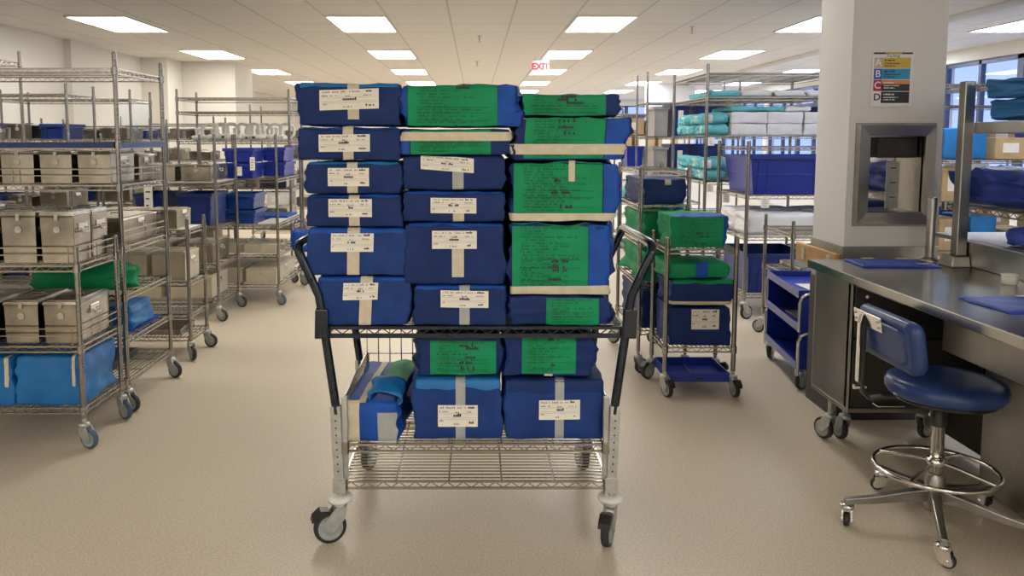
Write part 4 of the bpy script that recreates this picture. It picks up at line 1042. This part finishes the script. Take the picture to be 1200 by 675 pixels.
# --- more racks standing further left and behind
bgr = [(-4.75, -3.50, 7.0, 7.5, 1.99, 'first deep left rack by the wall'), (-4.70, -3.42, 8.1, 8.6, 2.0, 'second deep left rack by the wall'),
       (-5.0, -3.75, 9.4, 9.9, 1.75, 'third deep left rack by the wall'), (-4.6, -3.4, 10.6, 11.1, 1.8, 'fourth deep left rack by the wall'), (-3.2, -2.0, 11.6, 12.2, 2.0, 'left rack behind the instrument rack'),
       (-4.75, -3.55, 5.9, 6.4, 2.2, 'highest left rack by the wall')]
q = 0
for (a, b_, y0, y1, h_, nm) in bgr:
    zs = [.2, .55, .9, 1.25, 1.52, h_ - .08]
    rack('storage_rack', nm + ', chrome wire', a, b_, y0, y1, h_, zs, 'shelf rack', LG, .05, 'rubber')
    rnd = random.Random(q + 9)
    for si, z in enumerate(zs[:-1]):
        x = b_ - .06; i = 0
        while x - .2 > a + .05:
            w = rnd.uniform(.2, .34); 
            if x - w < a + .05: break
            hh = min(rnd.uniform(.12, .22) if si != 4 else rnd.uniform(.10, .17), zs[si + 1] - z - .05)
            lvl = ['bottom', 'second', 'third', 'fourth', 'fifth'][si]; od = names3[min(i, 5)]
            kind = rnd.random()
            lb = '%s shelf, %s, %s' % (lvl, od, nm)
            if kind < .45: container('steel container on ' + lb, x - w, x, y0 + .05, y1 - .05, z + .003, z + hh, 'can_steel')
            elif kind < .75: container('beige container on ' + lb, x - w, x, y0 + .05, y1 - .05, z + .003, z + hh, 'can_beige', 'beige instrument containers')
            elif kind < .88: carton('white box on ' + lb, x - w, x, y0 + .05, y1 - .05, z + .003, z + hh, 'card_white', 'cardboard boxes on the racks')
            else: tote('blue bin on ' + lb, x - w, x, y0 + .05, y1 - .05, z + .003, z + hh, 'bin_dark', BG)
            x -= w + rnd.uniform(.02, .12); i += 1
    q += 1
tag(MB().box(-4.10, -3.78, 9.45, 9.47, 1.675, 1.95).build('white_board', 'white_print', bevel=.004), 'blank white card standing on the top of the third deep left rack', 'card')
def hang_tag(x, y, z, label, w=.05, h_=.2, group='paper tags hanging from shelf edges'):
    t = thing('shelf_tag', label, 'tag', (x, y, z), 0, group)
    MB().box(-w / 2, w / 2, -.001, .001, -h_, 0).build('card', 'paper', t)
    b = MB(); rr = random.Random(int(x * 100))
    for k in range(4): b.box(-w * .3, -w * .3 + w * rr.uniform(.3, .6), -.0016, -.0010, -h_ * (.2 + .2 * k) - h_ * .02, -h_ * (.2 + .2 * k) + h_ * .02)
    b.build('print', 'ink', t)
    MB().cyl((0, .001, -.01), (0, .001, .02), .002, n=6).build('hook', 'zinc', t)
hang_tag(-2.70, 6.68, 1.145, 'long white paper tag hanging from the fourth left rack', .07, .28)
hang_tag(-2.16, 8.52, 1.47, 'white paper tag hanging from the instrument rack above the blue bin', .05, .22)
hang_tag(-2.02, 7.36, 1.36, 'small white tag hanging in front of the far left bins', .045, .12)

# ================================================================== right side racks and loads
RG = 'wire racks on the right'
rack('end_cart', 'small low wire cart with a green pack, right of the loaded cart', 1.128, 1.535, 4.72, 5.08, .945, [.295, .885], 'cart', RG, .05, 'rubber', crot=(-1.2, -1.4, -2.6, -.6), pr=.014, brake=True)
g = 'packs on the small cart right of the loaded cart'
pack('wrapped_pack', 'large green sheeted pack on top of the small right cart', (1.15, 1.475, 4.735, 5.08, .889, 1.075), 51, 'green', g, green=(-.94, .88, -.9, .94, 0), ends=(('r', .9, 'royal'),), fold=(.96, 2.4, 'royal'), wr=.006)
pack('wrapped_pack', 'large navy pack with white label at the bottom of the small right cart', (1.150, 1.515, 4.735, 5.06, .299, .53), 52, 'navy', g, white=(-.28, .62, -.12, .92, 0))
pack('wrapped_pack', 'navy pack with cream tape and green top, on the small right cart', (1.155, 1.525, 4.73, 5.06, .545, .690), 53, 'navy', g, fold=(.80, 2.6, 'green'), htape=(-.96, -.66), r=.014, wr=.006)
pack('wrapped_pack', 'slim green and blue pack just under the top of the small right cart', (1.13, 1.49, 4.735, 5.06, .705, .795), 54, 'green', g, vtape=(-.05, .35, -1, 1.4, 'royal'), r=.012, wr=.006)
t = thing('tray', 'blue plastic tray at the foot of the small right cart', 'tray', (1.33, 4.9, .085))
b = MB().box(-.185, .185, -.19, .17, 0, .006).box(-.185, .185, -.19, -.182, .006, .055).box(-.185, .185, .162, .17, .006, .055).box(-.185, -.177, -.182, .162, .006, .055).box(.177, .185, -.182, .162, .006, .055)
b.build('body', 'bin', t, bevel=.002); MB().box(-.002, .002, -.18, .16, .006, .010).build('divider_ridge', 'bin_grey', t)
MB().box(-.022, .022, -.194, -.189, .018, .030).build('slot', 'black', t)
for sx in (-1, 1): MB().box(sx * .186 - (.012 if sx < 0 else 0), sx * .186 + (.012 if sx > 0 else 0), -.175, -.145, .012, .045).build('clip', 'zinc', t)
# taller narrow cart behind it
rack('narrow_cart', 'narrow wire cart with a navy pack on its raised shelf, behind the small cart', 1.06, 1.365, 5.17, 5.95, 1.345, [.29, .60, .87, 1.10, 1.325], 'cart', RG, .05, 'rubber', crot=(.4, -.5, 2.4, 2.9))
g = 'packs on the narrow right cart'
pack('wrapped_pack', 'navy pack with a blue patch on the raised shelf of the narrow cart', (1.08, 1.35, 5.2, 5.86, 1.104, 1.27), 55, 'navy', g, r=.012, wr=.006, small=(.0, .3, .55, .95))
pack('wrapped_pack', 'green pack on the upper middle shelf of the narrow cart', (1.085, 1.345, 5.22, 5.86, .874, 1.05), 56, 'green', g, r=.014, wr=.008)
pack('wrapped_pack', 'green pack on the middle shelf of the narrow cart', (1.085, 1.345, 5.2, 5.86, .604, .80), 57, 'green', g, r=.016, wr=.010)
pack('wrapped_pack', 'navy pack on the low shelf of the narrow cart', (1.085, 1.345, 5.2, 5.86, .294, .54), 58, 'navy', g, wr=.005, vtape=(-.2, .0, -1, 1.2))
# --- linen rack front
rack('linen_rack', 'wire rack with a big blue bin and white linen left of the square column', 2.275, 3.50, 6.77, 7.58, 1.50, [.215, .705, 1.055, 1.46], 'shelf rack', RG, .06, 'black', crot=(.4, -.5, 2.4, 2.9), pr=.016)
bl_ = 'large blue bins left of the column'
tote('large blue bin beside white linen rack post, on its upper shelf', 2.30, 3.02, 6.80, 7.54, 1.058, 1.385, 'bin', bl_, taper=.04)
tote('second large blue bin on the upper shelf behind the square column', 3.05, 3.48, 6.80, 7.54, 1.058, 1.385, 'bin', bl_)
for i in range(2):
    for j in range(2):
        pack('linen_pack', 'white linen pack, %s, %s on the linen rack below the blue bin' % (('front', 'rear')[j], ('left', 'right')[i]), (2.30 + .60 * i, 2.88 + .60 * i, 6.80 + .38 * j, 7.16 + .38 * j, .709, .90 + .01 * j), 60 + i * 2 + j, 'linen', 'white linen packs', r=.035, bulge=.008, wr=.006, cat='linen')
tote('navy bin on the bottom shelf of the linen rack, left', 2.30, 2.86, 6.80, 7.5, .218, .555, 'bin_dark', bl_)
tote('navy bin on the bottom shelf of the linen rack, right', 2.90, 3.46, 6.80, 7.5, .218, .555, 'bin_dark', bl_)
hang_tag(2.42, 6.75, 1.04, 'small white tag hanging under the big blue bin', .07, .09)
hang_tag(2.31, 7.45, 1.03, 'small white tag at the side of the linen rack', .06, .09)
# --- tall linen rack behind
rack('tall_linen_rack', 'tall wire rack of teal and white linen left of the square column', 2.20, 3.50, 7.76, 9.05, 2.22, [.22, .65, 1.12, 1.555, 1.92, 2.15], 'shelf rack', RG, .06, 'black', pr=.016, along_x=True)
for lv, z in ((0, 1.558), (1, 1.123)):
    for k in range(5):
        for j in range(2):
            pack('linen_pack', 'teal linen roll, %s of five from the front, %s layer, %s teal shelf' % (('first', 'second', 'third', 'fourth', 'fifth')[k], ('lower', 'upper')[j], ('upper', 'lower')[lv]),
                 (2.22, 2.42, 7.80 + .24 * k, 8.03 + .24 * k, z + .107 * j, z + .105 + .107 * j), 70 + k * 2 + j + lv * 10, 'teal', 'teal linen rolls', r=.048, bulge=.012, wr=.008, cat='linen', detail=.6, vtape=None, ends=(('l', .55, 'linen'),) if (k + j) % 2 else None)
    for i in range(3):
        for j in range(2):
            pack('linen_pack', 'white folded linen, %s from left, %s layer, %s shelf, tall linen rack' % (('first', 'second', 'third')[i], ('lower', 'upper')[j], ('eye level', 'waist level')[lv]),
                 (2.45 + .345 * i, 2.785 + .345 * i, 7.79, 8.5, z + .112 * j, z + .110 + .112 * j), 90 + i * 2 + j + lv * 7, 'linen', 'white folded linen on the tall rack', r=.012, bulge=.004, wr=.004, cat='linen', detail=.6)
for i in range(4):
    pack('linen_pack', 'flat pale linen on the upper shelf of the tall linen rack, %s from left' % ('first', 'second', 'third', 'fourth')[i], (2.24 + .31 * i, 2.53 + .31 * i, 7.8, 8.6, 1.923, 1.985), 110 + i, 'teal' if i in (0,) else 'linen', 'flat linen on top', r=.02, bulge=.008, wr=.008, cat='linen', detail=.6)
    pack('linen_pack', 'flat linen under the upper shelf of the tall linen rack, %s from left' % ('first', 'second', 'third', 'fourth')[i], (2.45 + .26 * i, 2.69 + .26 * i, 7.82, 8.5, 1.785, 1.835), 115 + i, ('teal', 'teal', 'linen', 'navy')[i], 'flat linen on top', r=.02, bulge=.006, wr=.008, cat='linen', detail=.6)
hang_tag(2.24, 7.73, 1.10, 'white tag on the lower teal shelf', .06, .08)
hang_tag(2.24, 7.73, 1.54, 'white tag on the upper teal shelf', .06, .08)
# --- farther racks between the cart and the linen
rack('far_rack', 'far wire rack with navy and grey bins right of the loaded cart', 2.02, 3.1, 9.6, 10.2, 2.3, [.2, .65, 1.08, 1.55, 1.95], 'shelf rack', RG, .05, 'rubber')
fb = 'navy and grey bins on the far right rack'
for lv, z in ((0, 1.553), (1, 1.083)):
    nm = ('upper', 'lower')[lv]
    tote('grey bin on the %s bin shelf of the far rack' % nm, 2.10, 2.29, 9.63, 10.1, z, z + .34, 'bin_grey', fb)
    tote('navy bin with white card on the %s bin shelf of the far rack' % nm, 2.31, 2.54, 9.63, 10.1, z, z + .38, 'bin_dark', fb, card=True)
    tote('navy bin without card on the %s bin shelf of the far rack' % nm, 2.57, 2.95, 9.63, 10.1, z, z + .38, 'bin_dark', fb)
tote('navy bin low on the far rack', 2.1, 2.5, 9.63, 10.1, .653, .95, 'bin_dark', fb)
rack('far_rack', 'farther wire rack with tan boxes behind the navy bins', 2.02, 3.1, 11.2, 11.8, 1.95, [.2, .65, 1.12, 1.58, 1.85], 'shelf rack', RG, .05, 'rubber')
carton('tan box on the upper shelf of the farther rack, left', 2.08, 2.32, 11.22, 11.7, 1.583, 1.80, 'card', 'cardboard boxes on the racks')
carton('tan box on the upper shelf of the farther rack, right', 2.36, 2.6, 11.22, 11.7, 1.583, 1.78, 'card', 'cardboard boxes on the racks')
tote('blue bin on the third shelf of the farther rack', 2.08, 2.33, 11.22, 11.7, 1.123, 1.42, 'bin', fb)
tote('grey bin on the third shelf of the farther rack', 2.37, 2.6, 11.22, 11.7, 1.123, 1.42, 'bin_grey', fb)
for k in range(3): pack('linen_pack', 'teal pack on the second shelf of the farther rack, %s' % ('left', 'middle', 'right')[k], (2.06 + .2 * k, 2.25 + .2 * k, 11.22, 11.6, .654, .85), 130 + k, 'teal', 'teal linen rolls', r=.05, detail=.5, cat='linen')
rack('far_rack', 'most distant wire rack seen over the right pile of packs', 2.3, 3.6, 14.0, 14.6, 2.0, [.2, .8, 1.3, 1.7, 1.95], 'shelf rack', RG, .05, 'rubber')
for k in range(3): carton('tan box on the most distant right rack, %s' % ('left', 'middle', 'right')[k], 2.36 + .4 * k, 2.7 + .4 * k, 14.05, 14.5, 1.303, 1.6, 'card', 'cardboard boxes on the racks')
struct(MB().box(4.2, 5.1, 19.0, 19.9, 0, CZ).box(4.02, 4.2, 19.0, 19.4, 0, CZ).build('column', 'column'), 'broad white pillar far down the room on the right')
# --- low cart with wire shelf behind the blue cart
rack('low_rack', 'low wire rack behind the blue plastic cart by the column', 2.27, 2.95, 5.75, 6.3, .93, [.2, .55, .85], 'shelf rack', RG, .05, 'rubber')
tag(MB().box(2.35, 2.8, 5.8, 6.2, .552, .60).build('instrument_tray', 'can_steel', bevel=.006), 'flat steel tray on the low rack behind the blue plastic cart', 'tray')
# --- blue plastic cart
t = thing('plastic_cart', 'blue plastic cart with chrome end loops left of the steel table', 'cart', (2.20, 5.14, 0), R(-6))
def tr(z0, hgt, full):
    b = MB(); X, Y0_, Y1_ = .22, -.36, .40
    b.box(-X, X, Y0_, Y1_, z0, z0 + .012).box(-X, -X + .01, Y0_, Y1_, z0 + .012, z0 + .05).box(X - .01, X, Y0_, Y1_, z0 + .012, z0 + hgt)
    b.box(-X + .01, X - .01, Y0_, Y0_ + .01, z0 + .012, z0 + (hgt if full else .05)).box(-X + .01, X - .01, Y1_ - .01, Y1_, z0 + .012, z0 + (hgt if full else .05))
    return b
tr(.13, .235, True).build('bottom_tray', 'bin', t, bevel=.003)
tr(.368, .20, True).build('middle_tray', 'bin', t, bevel=.003)
tr(.570, .05, False).build('top_tray', 'bin', t, bevel=.003)
for (y, s) in ((-.375, 1), (.415, 1)):
    for (za, zb) in ((.10, .36), (.37, .60)):
        b = MB(); pts = []
        for x, z in ((-.215, za), (-.215, zb - .05), (-.20, zb - .015), (-.165, zb), (.165, zb), (.20, zb - .015), (.215, zb - .05), (.215, za)): pts.append((x, y, z))
        b.tube(pts, .010, 8).build('end_loop', 'bright', t)
for (x, y, rr) in ((-.19, -.33, .6), (.19, -.33, .2), (-.19, .37, 1.0), (.19, .37, .4)): caster(t, x, y, .14, .045, .026, rr, .02, 'rubber', False, False)
tag(MB().box(2.08, 2.36, 4.88, 5.2, .584, .59).build('folded_sheet', 'liner_white'), 'white paper sheet on the blue plastic cart', 'sheet')
tag(MB().box(2.06, 2.38, 4.92, 5.3, .382, .395).build('folded_sheet', 'bin_grey', bevel=.003), 'grey sheet on the middle tray of the blue plastic cart', 'sheet')
# --- racks beyond the column, right of it
rr_ = [(3.72, 4.95, 6.5, 7.0, 2.0, 'first wire rack beyond the column'), (4.5, 5.7, 8.2, 8.7, 1.9, 'second wire rack beyond the column'), (5.1, 6.4, 6.3, 6.8, 1.75, 'wire rack by the windows')]
q = 0
for (a, b_, y0, y1, h_, nm) in rr_:
    zs = [.2, .62, 1.02, 1.36, h_ - .04] if q == 0 else [.2, .6, 1.0, 1.4, h_ - .04]
    rack('storage_rack', nm, a, b_, y0, y1, h_, zs, 'shelf rack', RG, .05, 'rubber')
    rnd = random.Random(q + 21)
    for si, z in enumerate(zs[:-1]):
        x = a + .05; i = 0
        while True:
            w = rnd.uniform(.2, .36)
            if x + w > b_ - .04: break
            hh = rnd.uniform(.16, .28); lvl = ['bottom', 'second', 'third', 'fourth'][si]; od = ['leftmost', 'second from left', 'third from left', 'fourth from left', 'fifth from left', 'sixth from left'][min(i, 5)]
            lb = '%s shelf of the %s, %s' % (lvl, nm.replace(' wire', ''), od); kind = rnd.random()
            if si == 2 and kind < .4: carton('white box on ' + lb, x, x + w, y0 + .04, y1 - .04, z + .003, z + hh, 'card_white', 'cardboard boxes on the racks')
            elif kind < .6: carton('tan box on ' + lb, x, x + w, y0 + .04, y1 - .04, z + .003, z + hh, 'card', 'cardboard boxes on the racks')
            elif kind < .8: pack('wrapped_pack', 'azure pack on ' + lb, (x, x + w, y0 + .04, y1 - .04, z + .004, z + hh), 140 + q * 20 + si * 5 + i, 'azure', 'azure packs beyond the column', detail=.5)
            else: tote('blue bin on ' + lb, x, x + w, y0 + .04, y1 - .04, z + .003, z + hh, 'bin_dark', 'blue bins beyond the column')
            x += w + rnd.uniform(.02, .1); i += 1
    q += 1
carton('white box on the top of the rack right of the square column', 3.76, 4.12, 6.54, 6.96, 1.66, 1.88, 'card_white', 'cardboard boxes on the racks') if False else None
# rack in the near right corner, mirrored in the column's niche
rack('storage_rack', 'wire rack of blue bins mirrored in the steel niche', 3.6, 4.8, 1.4, 1.9, 1.9, [.2, .6, 1.0, 1.35, 1.85], 'shelf rack', RG, .05, 'rubber')
for si, z in enumerate((.6, 1.0, 1.35)):
    for k in range(3): tote('blue bin mirrored in the niche, %s shelf, %s' % (('low', 'middle', 'high')[si], ('left', 'middle', 'right')[k]), 3.64 + .38 * k, 3.98 + .38 * k, 1.44, 1.86, z + .003, z + .2, 'bin_mid', 'blue bins mirrored in the niche')
